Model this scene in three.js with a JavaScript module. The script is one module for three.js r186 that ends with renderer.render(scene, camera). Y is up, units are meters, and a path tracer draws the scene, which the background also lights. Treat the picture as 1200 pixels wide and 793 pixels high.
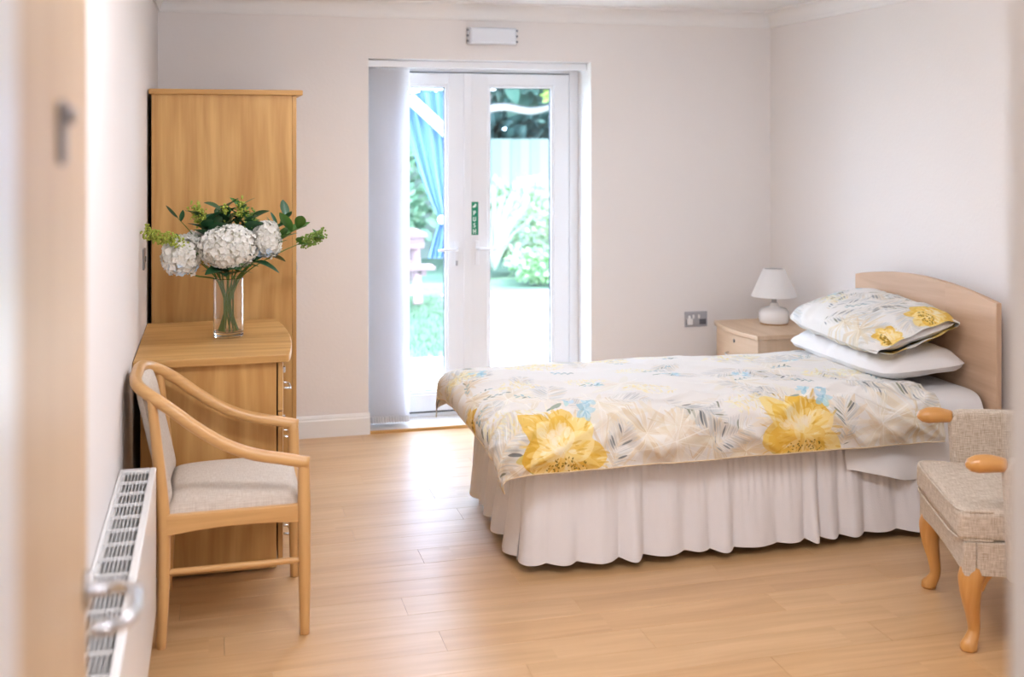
import * as THREE from 'three';
import { RoundedBoxGeometry } from 'three/addons/geometries/RoundedBoxGeometry.js';
import { mergeGeometries, mergeVertices } from 'three/addons/utils/BufferGeometryUtils.js';
import { ImprovedNoise } from 'three/addons/math/ImprovedNoise.js';
import { RectAreaLightUniformsLib } from 'three/addons/lights/RectAreaLightUniformsLib.js';

// ---------------------------------------------------------------- camera, sky, sun, exposure
RectAreaLightUniformsLib.init();
const scene = new THREE.Scene();
const renderer = new THREE.WebGLRenderer({ antialias: true });
renderer.toneMapping = THREE.LinearToneMapping;
renderer.toneMappingExposure = 1.32;
renderer.shadowMap.enabled = true;

// level camera with a shifted lens: horizon at row 162 of 793, focal length 1310 px of a 1200 px frame
const FOCAL = 1310, HORIZON = 162, FULL = 2 * (793 - HORIZON);
const camera = new THREE.PerspectiveCamera(2 * Math.atan(FULL / 2 / FOCAL) * 180 / Math.PI, 1200 / FULL, 0.05, 200);
camera.setViewOffset(1200, FULL, 0, FULL - 793, 1200, 793);
camera.position.set(0.30, 1.665, 6.30);
camera.rotation.y = -14.85 * Math.PI / 180;
camera.focus = 4.5;
camera.userData.fStop = 1.8;
scene.add(camera);

scene.background = new THREE.Color(0.60, 0.76, 1.0);
scene.backgroundIntensity = 14;

const sun = new THREE.DirectionalLight(0xfff6ea, 13);
sun.position.set(9, 11, -0.5); sun.target.position.set(2, 0, -4);
sun.castShadow = true; sun.shadow.mapSize.set(2048, 2048); sun.shadow.radius = 1.5;
Object.assign(sun.shadow.camera, { left: -14, right: 14, top: 14, bottom: -14, near: 1, far: 50 });
scene.add(sun, sun.target);

// ---------------------------------------------------------------- helpers
const noiseGen = new ImprovedNoise();
const N3 = (x, y, z) => noiseGen.noise(x, y, z);
function rng(seed) { let a = seed >>> 0; return () => { a |= 0; a = a + 0x6D2B79F5 | 0; let t = Math.imul(a ^ a >>> 15, 1 | a); t = t + Math.imul(t ^ t >>> 7, 61 | t) ^ t; return ((t ^ t >>> 14) >>> 0) / 4294967296; }; }
const V = (x, y, z) => new THREE.Vector3(x, y, z);
const clamp = (x, a = 0, b = 1) => Math.min(b, Math.max(a, x));
const sstep = (a, b, x) => { const t = clamp((x - a) / (b - a)); return t * t * (3 - 2 * t); };
const lerp = (a, b, t) => a + (b - a) * t;
const fbm = (x, y, z, o = 4) => { let s = 0, a = 0.5; for (let i = 0; i < o; i++) { s += a * N3(x, y, z); x = x * 2.03 + 7.1; y = y * 2.03 + 3.7; z = z * 2.03 + 1.3; a *= 0.5; } return s; };

const taken = {};
function numbered(name) { const n = taken[name] = (taken[name] ?? -1) + 1; return n ? `${name}_${String(n).padStart(3, '0')}` : name; }
function shade(o) { o.castShadow = true; o.receiveShadow = true; return o; }
function tag(o, label, category, group, kind) {
  if (label) o.userData.label = label;
  if (category) o.userData.category = category;
  if (group) o.userData.group = group;
  if (kind) o.userData.kind = kind;
  return o;
}
function thing(name, label, category, pos = [0, 0, 0], turn = 0, group) {
  const o = new THREE.Group(); o.name = numbered(name); o.position.set(...pos); o.rotation.y = turn;
  scene.add(o); return tag(o, label, category, group);
}
function flat(g) { let h = g.index ? g.toNonIndexed() : g.clone(); for (const k of Object.keys(h.attributes)) if (!['position', 'normal', 'uv'].includes(k)) h.deleteAttribute(k); return h; }
function merge(list) { return list.length === 1 ? list[0] : mergeGeometries(list.map(flat), false); }
function part(name, geoms, mat, parent, label) {
  const m = shade(new THREE.Mesh(merge([].concat(geoms)), mat)); m.name = name; parent.add(m);
  if (label) m.userData.label = label;
  return m;
}
function single(name, geoms, mat, label, category, pos = [0, 0, 0], group) {
  const m = part(numbered(name), geoms, mat, scene); m.position.set(...pos); return tag(m, label, category, group);
}
function struct(name, geoms, mat, parent = scene) {
  const m = part(name, geoms, mat, parent); if (parent === scene) m.userData.kind = 'structure'; return m;
}
function structGroup(name) { const g = new THREE.Group(); g.name = name; g.userData.kind = 'structure'; scene.add(g); return g; }

// uv in metres from the position; the grain axis runs along v
function metreUV(g, grain = 'y', ou = 0, ov = 0) {
  g = flat(g); const p = g.attributes.position, n = g.attributes.normal, uv = new Float32Array(p.count * 2), gi = 'xyz'.indexOf(grain);
  for (let t = 0; t < p.count; t += 3) {
    const s = [0, 0, 0]; for (let k = 0; k < 3; k++) { s[0] += Math.abs(n.getX(t + k)); s[1] += Math.abs(n.getY(t + k)); s[2] += Math.abs(n.getZ(t + k)); }
    const d = s.indexOf(Math.max(...s)); let axes = [0, 1, 2].filter((a) => a !== d);
    if (axes[0] === gi) axes.reverse();
    for (let k = 0; k < 3; k++) { const q = [p.getX(t + k), p.getY(t + k), p.getZ(t + k)]; uv[(t + k) * 2] = q[axes[0]] + ou; uv[(t + k) * 2 + 1] = q[axes[1]] + ov; }
  }
  g.setAttribute('uv', new THREE.BufferAttribute(uv, 2)); return g;
}
// box from corner to corner with softened edges
function bx(x0, x1, y0, y1, z0, z1, r = 0.003, grain = 'y', ou = 0, ov = 0) {
  const w = Math.abs(x1 - x0), h = Math.abs(y1 - y0), d = Math.abs(z1 - z0), rr = Math.min(r, w / 2.05, h / 2.05, d / 2.05);
  const g = rr > 0.0004 ? new RoundedBoxGeometry(w, h, d, 2, rr) : new THREE.BoxGeometry(w, h, d);
  g.translate((x0 + x1) / 2, (y0 + y1) / 2, (z0 + z1) / 2); return metreUV(g, grain, ou, ov);
}
const plain = (x0, x1, y0, y1, z0, z1, grain) => bx(x0, x1, y0, y1, z0, z1, 0, grain);
// swept round rod with its own radius at each point (rx, ry ellipse via squash)
function rod(pts, radii, { seg = 10, steps = 40, closed = false, caps = true, squash = 1, up } = {}) {
  const curve = new THREE.CatmullRomCurve3(pts.map((p) => p.isVector3 ? p : V(...p)), closed, 'centripetal');
  const R = (t) => { if (typeof radii === 'number') return radii; const f = t * (radii.length - 1), i = Math.min(radii.length - 2, Math.floor(f)); return lerp(radii[i], radii[i + 1], f - i); };
  const fr = curve.computeFrenetFrames(steps, closed), pos = [], uv = [], idx = [], len = curve.getLength();
  for (let i = 0; i <= steps; i++) {
    const t = i / steps, u = curve.getUtoTmapping(t), c = curve.getPoint(u), r = R(u); let n = fr.normals[i], b = fr.binormals[i];
    if (up) { const tg = fr.tangents[i]; b = V().crossVectors(tg, up).normalize(); n = V().crossVectors(b, tg).normalize(); }
    for (let j = 0; j <= seg; j++) { const a = j / seg * Math.PI * 2, cx = Math.cos(a) * r, cy = Math.sin(a) * r * squash; pos.push(c.x + n.x * cx + b.x * cy, c.y + n.y * cx + b.y * cy, c.z + n.z * cx + b.z * cy); uv.push(j / seg * 6.28 * r, t * len); }
  }
  for (let i = 0; i < steps; i++) for (let j = 0; j < seg; j++) { const a = i * (seg + 1) + j, b = a + seg + 1; idx.push(a, a + 1, b, a + 1, b + 1, b); }
  if (caps && !closed) for (const [i, flip] of [[0, 0], [steps, 1]]) {
    const c = curve.getPoint(i ? 1 : 0), k = pos.length / 3; pos.push(c.x, c.y, c.z); uv.push(0, 0);
    for (let j = 0; j < seg; j++) { const a = i * (seg + 1) + j; flip ? idx.push(k, a, a + 1) : idx.push(k, a + 1, a); }
  }
  const g = new THREE.BufferGeometry(); g.setAttribute('position', new THREE.Float32BufferAttribute(pos, 3)); g.setAttribute('uv', new THREE.Float32BufferAttribute(uv, 2)); g.setIndex(idx); g.computeVertexNormals();
  return flat(g);
}
function lathe(profile, seg = 40) { return flat(new THREE.LatheGeometry(profile.map(([r, y]) => new THREE.Vector2(r, y)), seg)); }
function extrude(shapePts, depth, bevel = 0.003, holes = [], curveSegments = 8) {
  const s = shapePts instanceof THREE.Shape ? shapePts : new THREE.Shape(shapePts.map(([x, y]) => new THREE.Vector2(x, y)));
  for (const h of holes) s.holes.push(new THREE.Path(h.map(([x, y]) => new THREE.Vector2(x, y))));
  return flat(new THREE.ExtrudeGeometry(s, { depth: depth - 2 * bevel, bevelEnabled: bevel > 0, bevelSize: bevel, bevelThickness: bevel, bevelOffset: -bevel, bevelSegments: 2, curveSegments }).translate(0, 0, bevel));
}
// grid surface from a function (i/n, j/m) -> [Vector3, u, v]
function grid(n, m, fn) {
  const pos = [], uv = [], idx = [];
  for (let i = 0; i <= n; i++) for (let j = 0; j <= m; j++) { const [p, u, v] = fn(i / n, j / m); pos.push(p.x, p.y, p.z); uv.push(u, v); }
  for (let i = 0; i < n; i++) for (let j = 0; j < m; j++) { const a = i * (m + 1) + j, b = a + m + 1; idx.push(a, b, a + 1, a + 1, b, b + 1); }
  const g = new THREE.BufferGeometry(); g.setAttribute('position', new THREE.Float32BufferAttribute(pos, 3)); g.setAttribute('uv', new THREE.Float32BufferAttribute(uv, 2)); g.setIndex(idx); g.computeVertexNormals(); return g;
}

// ---------------------------------------------------------------- textures
function canvasTex(w, h, draw, srgb = true) {
  const c = document.createElement('canvas'); c.width = w; c.height = h; draw(c.getContext('2d'), w, h);
  const t = new THREE.CanvasTexture(c); t.wrapS = t.wrapT = THREE.RepeatWrapping; if (srgb) t.colorSpace = THREE.SRGBColorSpace; t.anisotropy = 8; return t;
}
function dataTex(w, h, fn, srgb = true) {
  const d = new Uint8Array(w * h * 4);
  for (let y = 0; y < h; y++) for (let x = 0; x < w; x++) { const c = fn(x / w, y / h), k = (y * w + x) * 4; d[k] = clamp(c[0], 0, 255); d[k + 1] = clamp(c[1], 0, 255); d[k + 2] = clamp(c[2], 0, 255); d[k + 3] = 255; }
  const t = new THREE.DataTexture(d, w, h); t.magFilter = THREE.LinearFilter; t.minFilter = THREE.LinearMipmapLinearFilter; t.generateMipmaps = true; t.wrapS = t.wrapT = THREE.RepeatWrapping; if (srgb) t.colorSpace = THREE.SRGBColorSpace; t.needsUpdate = true; t.anisotropy = 8; return t;
}
const hex = (h) => [parseInt(h.slice(1, 3), 16), parseInt(h.slice(3, 5), 16), parseInt(h.slice(5, 7), 16)];
const mixc = (a, b, t) => a.map((x, i) => lerp(x, b[i], t));
// wood: v along the grain, texture covers `size` metres
function woodTex(light, dark, seed, size = 2.2, across = 26, along = 1.6, fine = 0.35) {
  const A = hex(light), B = hex(dark);
  const t = dataTex(560, 560, (u, v) => {
    const x = u * size, y = v * size, warp = fbm(x * 3, y * 0.9, seed, 2) * 0.09;
    const a = fbm((x + warp) * across, y * along, seed + 5, 3), b = N3(x * 190, y * 5, seed + 9) * 0.5 + N3(x * 95, y * 9, seed + 2) * 0.5;
    const fig = Math.sin(((x + warp * 1.6) * 17 + fbm(x * 2, y * 0.7, seed + 3, 2) * 5) * 2.2) * 0.5 + 0.5;
    return mixc(A, B, clamp(0.36 + a * 0.75 + b * fine * 0.5 + (fig - 0.5) * 0.22));
  });
  t.repeat.set(1 / size, 1 / size); return t;
}
function clothTex(base, dark, seed, size = 0.3, n = 110, contrast = 0.5) {
  const A = hex(base), B = hex(dark);
  const t = dataTex(512, 512, (u, v) => {
    const w = Math.sin(u * n * 6.2832) * 0.5 + Math.sin(v * n * 6.2832) * 0.5, a = N3(u * 70, v * 9, seed) + N3(u * 9, v * 70, seed + 4), b = N3(u * 160, v * 160, seed + 7);
    return mixc(A, B, clamp(0.4 + (w * 0.25 + a * 0.5 + b * 0.4) * contrast));
  });
  t.repeat.set(1 / size, 1 / size); return t;
}
function bumpTex(seed, size, fx, fy, o = 3) {
  const t = dataTex(512, 512, (u, v) => { const k = 128 + 190 * fbm(u * size * fx, v * size * fy, seed, o); return [k, k, k]; }, false); t.repeat.set(1 / size, 1 / size); return t;
}
const S = (p) => new THREE.MeshStandardMaterial(p);
const P = (p) => new THREE.MeshPhysicalMaterial(p);

const plasterBump = bumpTex(3, 1.2, 60, 60, 3);
const wallPaint = S({ color: '#efeae7', roughness: 0.86, bumpMap: plasterBump, bumpScale: 0.0006 });
const whitePaint = S({ color: '#f0eeec', roughness: 0.6 });
const ceilPaint = S({ color: '#f4f3f2', roughness: 0.9, bumpMap: plasterBump, bumpScale: 0.0005 });
const glossWhite = P({ color: '#f1f0ee', roughness: 0.32, clearcoat: 0.3, clearcoatRoughness: 0.25 });
const upvc = P({ color: '#eff0f3', roughness: 0.3, clearcoat: 0.25, clearcoatRoughness: 0.2 });
const gasketMat = S({ color: '#20282c', roughness: 0.6 });
const furnitureWood = S({ map: woodTex('#d9ad6d', '#b38042', 11), roughness: 0.48 });
const bedWood = S({ map: woodTex('#d8b99c', '#bf9a7b', 17), roughness: 0.5 });
const bedsideWood = S({ map: woodTex('#dcc0a2', '#c7a683', 19), roughness: 0.48 });
const beech = P({ map: woodTex('#dcae72', '#c9965a', 23, 1.0, 60, 3, 0.5), roughness: 0.36, clearcoat: 0.35, clearcoatRoughness: 0.3 });
const honeyBeech = P({ map: woodTex('#d8a05a', '#c0823c', 29, 1.0, 50, 3, 0.4), roughness: 0.33, clearcoat: 0.45, clearcoatRoughness: 0.28 });
const doorWood = S({ map: woodTex('#d9bd98', '#bf9a70', 31, 2.2, 20, 0.8), roughness: 0.38 });
const chrome = S({ color: '#cfd2d6', roughness: 0.22, metalness: 1 });
const brushed = S({ color: '#a9abb0', roughness: 0.42, metalness: 0.9 });
const greyPlastic = S({ color: '#7d7f86', roughness: 0.5 });
const whiteCotton = S({ color: '#eeeceb', roughness: 0.92, bumpMap: bumpTex(41, 0.4, 260, 260, 2), bumpScale: 0.0004, side: THREE.DoubleSide });
const valanceCotton = S({ color: '#e9e6e6', roughness: 0.93, bumpMap: bumpTex(43, 0.4, 200, 200, 2), bumpScale: 0.0005, side: THREE.DoubleSide });
const seatCloth = S({ map: clothTex('#ded4c8', '#c2b3a3', 51, 0.25, 70, 0.7), roughness: 0.95, bumpMap: bumpTex(52, 0.25, 330, 330, 2), bumpScale: 0.0012 });
const tweed = S({ map: clothTex('#dccfbf', '#ab977f', 58, 0.25, 52, 1.0), roughness: 0.96, bumpMap: bumpTex(56, 0.25, 420, 160, 2), bumpScale: 0.0014 });
const paneGlass = P({ color: '#ffffff', roughness: 0.0, transmission: 1, thickness: 0, ior: 1.5, side: THREE.DoubleSide });
const ceramic = P({ color: '#f2eeea', roughness: 0.25, clearcoat: 0.6, clearcoatRoughness: 0.15 });

// ---------------------------------------------------------------- room shell
const W = 3.63, D = 5.45, H = 2.44, FT = 0.35, GROUND = -0.12;
const DX0 = 1.13, DX1 = 2.46, DH = 2.12, DZ = -0.25;            // garden door opening and its plane
const EX0 = 0.165, EX1 = 0.992, EH = 2.06;                       // entrance opening
const CZ = 7.6, CX0 = -1.1, CX1 = 2.1;                           // corridor behind the camera

{ // wood plank floor, planks run along the back wall
  const floor = structGroup('floor');
  part('subfloor', plain(-0.15, W + 0.15, -0.12, -0.006, -0.02, D + 0.15), S({ color: '#6b5236', roughness: 0.9 }), floor);
  const tones = [['#deb480', '#c6975f', 61], ['#dcb17c', '#c3935b', 63], ['#dfb684', '#c89b64', 67], ['#dbb07b', '#c2925b', 69]];
  const mats = tones.map(([a, b, s]) => P({ map: woodTex(a, b, s, 1.5, 34, 1.2, 0.45), roughness: 0.5, ior: 1.75, clearcoat: 0.8, clearcoatRoughness: 0.34 }));
  const r = rng(77), pw = 0.152, pl = 1.22, gap = 0.0004;
  for (let row = 0, z = 0; z < D + 0.1; row++, z += pw) {
    let x = -((row * 0.41 + r() * 0.25) % 1) * pl;
    for (; x < W; x += pl) {
      const a = Math.max(0, x), b = Math.min(W, x + pl), z1 = Math.min(z + pw, D + 0.1); if (b - a < 0.03 || z1 - z < 0.02) continue;
      const g = bx(a + gap, b - gap, -0.006, 0, z + gap, z1 - gap, 0.0006, 'x', r() * 3, r() * 3);
      part('plank', g, mats[Math.floor(r() * mats.length)], floor);
    }
  }
}
// walls
struct('wall_left', plain(-0.15, 0, GROUND, H + 0.1, -FT, D), wallPaint);
struct('wall_right', plain(W, W + 0.15, GROUND, H + 0.1, -FT, D + 0.1), wallPaint);
struct('wall_back', [plain(0, DX0, GROUND, H + 0.1, -FT, 0), plain(DX1, W, GROUND, H + 0.1, -FT, 0), plain(DX0, DX1, DH, H + 0.1, -FT, 0)], wallPaint);
struct('wall_front', [plain(-0.15, EX0 - 0.03, 0, H + 0.1, D, D + 0.1), plain(EX1 + 0.03, W, 0, H + 0.1, D, D + 0.1), plain(EX0 - 0.03, EX1 + 0.03, EH + 0.03, H + 0.1, D, D + 0.1)], wallPaint);
struct('ceiling', plain(0, W, H, H + 0.1, 0, D), ceilPaint);
// coving: a hollow curve between wall and ceiling
{
  const prof = [[0, 0], [0.012, 0], [0.016, 0.012]];
  for (let k = 1; k < 8; k++) { const a = k / 8 * Math.PI / 2; prof.push([0.016 + 0.07 * (1 - Math.cos(a)), 0.012 + 0.07 * Math.sin(a)]); }
  prof.push([0.092, 0.084], [0.092, 0.094], [0, 0.094]);
  const cov = (len) => { const g = extrude(prof, len, 0); return g; };
  const y = H - 0.094;
  const left = cov(D); left.translate(0, y, 0); struct('trim_1', left, whitePaint);
  const back = cov(W); back.rotateY(-Math.PI / 2); back.scale(1, 1, 1); back.translate(W, y, 0); struct('trim_2', back, whitePaint);
  const right = cov(D); right.rotateY(Math.PI); right.translate(W, y, D); struct('trim_3', right, whitePaint);
}
// skirting boards
{
  const prof = [[0, 0], [0.018, 0], [0.018, 0.092], [0.013, 0.1], [0.013, 0.106], [0.007, 0.118], [0, 0.12]];
  const sk = (len) => extrude(prof, len, 0);
  let g = sk(DX0 + 0.01); g.rotateY(-Math.PI / 2); g.translate(DX0 + 0.01, 0, 0); struct('baseboard_back_left', g, glossWhite);
  g = sk(W - DX1 + 0.01); g.rotateY(-Math.PI / 2); g.translate(W, 0, 0); struct('baseboard_back_right', g, glossWhite);
  g = sk(D); g.rotateY(Math.PI); g.translate(W, 0, D); struct('baseboard_right', g, glossWhite);
  g = sk(D - 0.02); g.translate(0, 0, 0.02); struct('baseboard_left', g, glossWhite);
}
// corridor that the camera stands in
struct('floor_corridor', plain(CX0, CX1, -0.12, 0, D + 0.1, CZ), S({ color: '#b89b7c', roughness: 0.6 }));
struct('ceiling_corridor', plain(CX0, CX1, H, H + 0.1, D + 0.1, CZ), ceilPaint);
struct('wall_corridor_back', plain(CX0, CX1, -0.12, H + 0.1, CZ, CZ + 0.1), wallPaint);
struct('wall_corridor_left', plain(CX0 - 0.1, CX0, -0.12, H + 0.1, D + 0.1, CZ + 0.1), wallPaint);
struct('wall_corridor_right', plain(CX1, CX1 + 0.1, -0.12, H + 0.1, D + 0.1, CZ + 0.1), wallPaint);
struct('wall_corridor_front', plain(CX0 - 0.1, -0.15, -0.12, H + 0.1, D, D + 0.1), wallPaint);

// recessed ceiling lights: four in the room, one in the corridor
const glowMat = S({ color: '#ffffff', emissive: '#f6f9ff', emissiveIntensity: 3, roughness: 0.5 });
function downlight(x, z, power, label, color = '#f6f6ff', angle = 1.46) {
  const t = thing('ceiling_light', label, 'light', [x, H, z], 0, x < 3 && z < D ? 'recessed ceiling lights of the bedroom' : undefined);
  part('trim_ring', lathe([[0.075, -0.001], [0.098, -0.001], [0.1, -0.006], [0.096, -0.011], [0.08, -0.012], [0.075, -0.006]]), whitePaint, t);
  part('diffuser', lathe([[0, -0.008], [0.074, -0.008], [0.074, -0.002], [0, -0.002]], 32), glowMat, t);
  const l = new THREE.SpotLight(color, power, 0, angle, 0.5, 2); l.position.set(0, -0.03, 0); l.target.position.set(0, -1, 0);
  l.castShadow = true; l.shadow.radius = 3.2; l.shadow.mapSize.set(1024, 1024); l.name = 'lamp'; t.add(l, l.target);
}
const LP = 4.0;
downlight(1.25, 1.4, LP * 0.45, 'round recessed ceiling light above the foot of the bed');
downlight(2.4, 1.4, LP * 0.18, 'round recessed ceiling light above the head of the bed');
// two opal dome fittings over the open floor, which also light the ceiling
function domeLight(x, z, power, label) {
  const t = thing('dome_light', label, 'light', [x, H, z], 0, 'opal dome lights of the bedroom');
  part('base_plate', lathe([[0, -0.001], [0.15, -0.001], [0.155, -0.008], [0.15, -0.02], [0, -0.02]], 40), whitePaint, t);
  const pr = []; for (let k = 0; k <= 12; k++) { const a = k / 12 * Math.PI / 2; pr.push([0.145 * Math.cos(a), -0.021 - 0.085 * Math.sin(a)]); }
  part('opal_dome', lathe([[0, -0.021], ...pr], 40), glowMat, t);
  const l = new THREE.PointLight('#f6f6ff', power, 0, 2); l.position.set(0, -0.075, 0); l.castShadow = true; l.shadow.radius = 2.6; l.shadow.mapSize.set(1024, 1024); l.name = 'lamp'; t.add(l);
}
domeLight(1.05, 3.75, LP * 0.66, 'opal dome ceiling light in front of the bed, nearer the radiator');
domeLight(1.8, 4.2, LP * 0.52, 'opal dome ceiling light nearer the middle of the room');
downlight(0.55, 6.75, 4.5, 'round recessed ceiling light in the corridor outside the room');

// ---------------------------------------------------------------- garden door
{
  const door = structGroup('door_1'), z0 = DZ - 0.07, z1 = DZ, b = 0.006;
  const fr = 0.06;
  part('frame', [bx(DX0, DX0 + fr, 0.0, DH, z0 - 0.01, z1, b), bx(DX1 - fr, DX1, 0.0, DH, z0 - 0.01, z1, b), bx(DX0 + fr, DX1 - fr, DH - fr, DH, z0 - 0.01, z1, b), bx(DX0 + fr, DX1 - fr, 0.0, 0.035, z0 - 0.01, z1, b)], upvc, door);
  part('reveal_lining', [plain(DX1 - 0.004, DX1 + 0.012, 0, DH, DZ, -0.001), plain(DX0 - 0.012, DX0 + 0.004, 0, DH, DZ, -0.001), plain(DX0, DX1, DH - 0.004, DH + 0.01, DZ, -0.001)], whitePaint, door);
  const MX = 1.765, y0 = 0.045, y1 = DH - fr - 0.006;
  const leaf = (x0, x1, g0, g1, label) => {
    const zf = z1 + 0.012, zb = z0, gy0 = 0.145, gy1 = 1.985;
    const l = part('door_leaf', [bx(x0, g0, y0, y1, zb, zf, b), bx(g1, x1, y0, y1, zb, zf, b), bx(g0 - 0.004, g1 + 0.004, y0, gy0, zb, zf - 0.0005, b), bx(g0 - 0.004, g1 + 0.004, gy1, y1, zb, zf - 0.0005, b)], upvc, door, label);
    // sloping glazing bead round the pane
    const bead = []; const bw = 0.016;
    bead.push(bx(g0 - 0.001, g0 + bw, gy0, gy1, zf - 0.035, zf - 0.008, 0.005), bx(g1 - bw, g1 + 0.001, gy0, gy1, zf - 0.035, zf - 0.008, 0.005), bx(g0, g1, gy0 - 0.001, gy0 + bw, zf - 0.0352, zf - 0.0082, 0.005), bx(g0, g1, gy1 - bw, gy1 + 0.001, zf - 0.0352, zf - 0.0082, 0.005));
    part('glazing_bead', bead, upvc, l);
    const gk = 0.0045;
    part('gasket', [plain(g0 + bw, g0 + bw + gk, gy0 + bw, gy1 - bw, zf - 0.04, zf - 0.022), plain(g1 - bw - gk, g1 - bw, gy0 + bw, gy1 - bw, zf - 0.04, zf - 0.022), plain(g0 + bw, g1 - bw, gy0 + bw, gy0 + bw + gk, zf - 0.04, zf - 0.022), plain(g0 + bw, g1 - bw, gy1 - bw - gk, gy1 - bw, zf - 0.04, zf - 0.022)], gasketMat, l);
    part('glass_pane', plain(g0 + 0.005, g1 - 0.005, gy0 + 0.005, gy1 - 0.005, zf - 0.042, zf - 0.0405).toNonIndexed ? new THREE.PlaneGeometry(g1 - g0 - 0.01, gy1 - gy0 - 0.01).translate((g0 + g1) / 2, (gy0 + gy1) / 2, zf - 0.041) : null, paneGlass, l);
    return l;
  };
  const zf = z1 + 0.012;
  const L = leaf(DX0 + fr + 0.004, MX - 0.002, DX0 + fr + 0.11, 1.638, 'left leaf of the white garden door'), R = leaf(MX + 0.002, DX1 - fr - 0.004, 1.885, 2.298, 'right leaf of the white garden door');
  part('meeting_strip', bx(MX - 0.03, MX + 0.016, y0, y1, zf, zf + 0.011, 0.004), upvc, R);
  part('bottom_seal', plain(DX0 + fr, MX, 0.0352, 0.0449, z1 - 0.02, z1 - 0.001), gasketMat, L);
  part('top_seal', plain(DX0 + fr, DX1 - fr, y1 + 0.0005, y1 + 0.005, z1 - 0.02, z1 - 0.004), gasketMat, R);
  const handle = (cx, dir, par) => {
    const hy = 1.005, h = part('handle', [bx(cx - 0.013, cx + 0.013, hy - 0.1, hy + 0.045, zf, zf + 0.008, 0.004), rod([[cx, hy, zf + 0.005], [cx, hy, zf + 0.035], [cx + dir * 0.012, hy, zf + 0.046], [cx + dir * 0.06, hy - 0.001, zf + 0.048], [cx + dir * 0.118, hy - 0.004, zf + 0.046]], [0.009, 0.009, 0.009, 0.0085, 0.0075], { steps: 26, seg: 10 })], upvc, par);
    return h;
  };
  const hl = handle(1.69, -1, L); handle(1.815, 1, R);
  part('lock_cylinder', [bx(1.684, 1.696, 0.905, 0.935, zf + 0.006, zf + 0.011, 0.003)], brushed, L);
  // green PUSH sign
  const signTex = canvasTex(128, 512, (c, w, h) => {
    c.fillStyle = '#0c8a66'; c.fillRect(0, 0, w, h); c.fillStyle = '#f2fffb'; c.textAlign = 'center'; c.textBaseline = 'middle'; c.font = 'bold 96px sans-serif';
    ['P', 'U', 'S', 'H'].forEach((s, i) => c.fillText(s, w / 2, 172 + i * 96));
    c.save(); c.translate(w / 2, 66); c.rotate(-0.5); c.beginPath(); c.ellipse(0, 0, 34, 17, 0, 0, 6.29); c.fill(); c.beginPath(); c.arc(26, -14, 15, 0, 6.29); c.fill(); c.restore();
  });
  const plate = part('push_sign', plain(1.776, 1.824, 1.086, 1.284, zf, zf + 0.003), S({ color: '#0c8a66', roughness: 0.4 }), R, 'green PUSH sign');
  const face = part('sign_face', new THREE.PlaneGeometry(0.046, 0.196).translate(1.8, 1.185, zf + 0.0036), S({ map: signTex, roughness: 0.4 }), R);
}
struct('trim_threshold', bx(DX0 + 0.004, DX1 - 0.004, -0.004, 0.016, DZ + 0.002, 0.0, 0.002, 'x'), S({ color: '#dcd3ca', roughness: 0.35 }));
struct('trim_nosing', bx(DX0 + 0.004, DX1 - 0.004, -0.004, 0.017, 0.0005, 0.014, 0.005, 'x'), furnitureWood);

// vertical blind drawn to the left
{
  const t = thing('vertical_blind', 'white vertical blind bunched at the left side of the garden door', 'blind', [DX0 + 0.004, 0, 0]);
  part('headrail', bx(0.002, DX1 - DX0 - 0.012, 2.072, 2.112, -0.115, -0.07, 0.004), upvc, t);
  const cloth = P({ color: '#fafafc', roughness: 0.95, transmission: 0.55, thickness: 0, side: THREE.DoubleSide, bumpMap: bumpTex(71, 0.3, 300, 40, 2), bumpScale: 0.0004 });
  const n = 15, r = rng(5), sw = 0.089;
  const slat = grid(8, 2, (u, v) => { const x = (u - 0.5) * sw; return [V(x, lerp(0.045, 2.06, v), 0.004 * Math.cos(u * Math.PI)), u * sw, v * 2]; });
  const wgt = bx(-sw / 2 + 0.002, sw / 2 - 0.002, 0.04, 0.075, -0.003, 0.003, 0.001), clip = bx(-0.008, 0.008, 2.055, 2.075, -0.003, 0.003, 0.001);
  for (let i = 0; i < n; i++) {
    const s = part('slat', slat, cloth, t); s.position.set(0.02 + i * 0.0148, 0, -0.092 + (r() - 0.5) * 0.004); s.rotation.y = -1.3 + (r() - 0.5) * 0.1;
    part('bottom_weight', wgt, upvc, s); part('hanger', clip, upvc, s);
  }
  part('bead_chain', Array.from({ length: n - 1 }, (_, i) => rod([[0.02 + i * 0.0148, 0.05, -0.05], [0.0275 + i * 0.0148, 0.038, -0.048], [0.0348 + i * 0.0148, 0.05, -0.05]], 0.0016, { steps: 6, seg: 5 })), upvc, t);
}
// bulkhead light over the door
{
  const t = thing('emergency_light', 'white rectangular bulkhead light on the wall above the garden door', 'light', [1.845, 2.256, 0]);
  part('back_box', bx(-0.148, 0.148, -0.05, 0.05, 0.0005, 0.03, 0.008), S({ color: '#d9dade', roughness: 0.45 }), t);
  const cover = extrude([[-0.135, -0.045], [0.135, -0.045], [0.135, 0.045], [-0.135, 0.045]], 0.04, 0.012); cover.translate(0, 0, 0.028);
  part('diffuser', cover, P({ color: '#e9edf4', roughness: 0.35, clearcoat: 0.3 }), t);
  for (const s of [-1, 1]) for (const k of [-1, 0, 1]) part('clip', bx(s * 0.146 - 0.006, s * 0.146 + 0.006, k * 0.032 - 0.006, k * 0.032 + 0.006, 0.025, 0.037, 0.002), greyPlastic, t);
}
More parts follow.
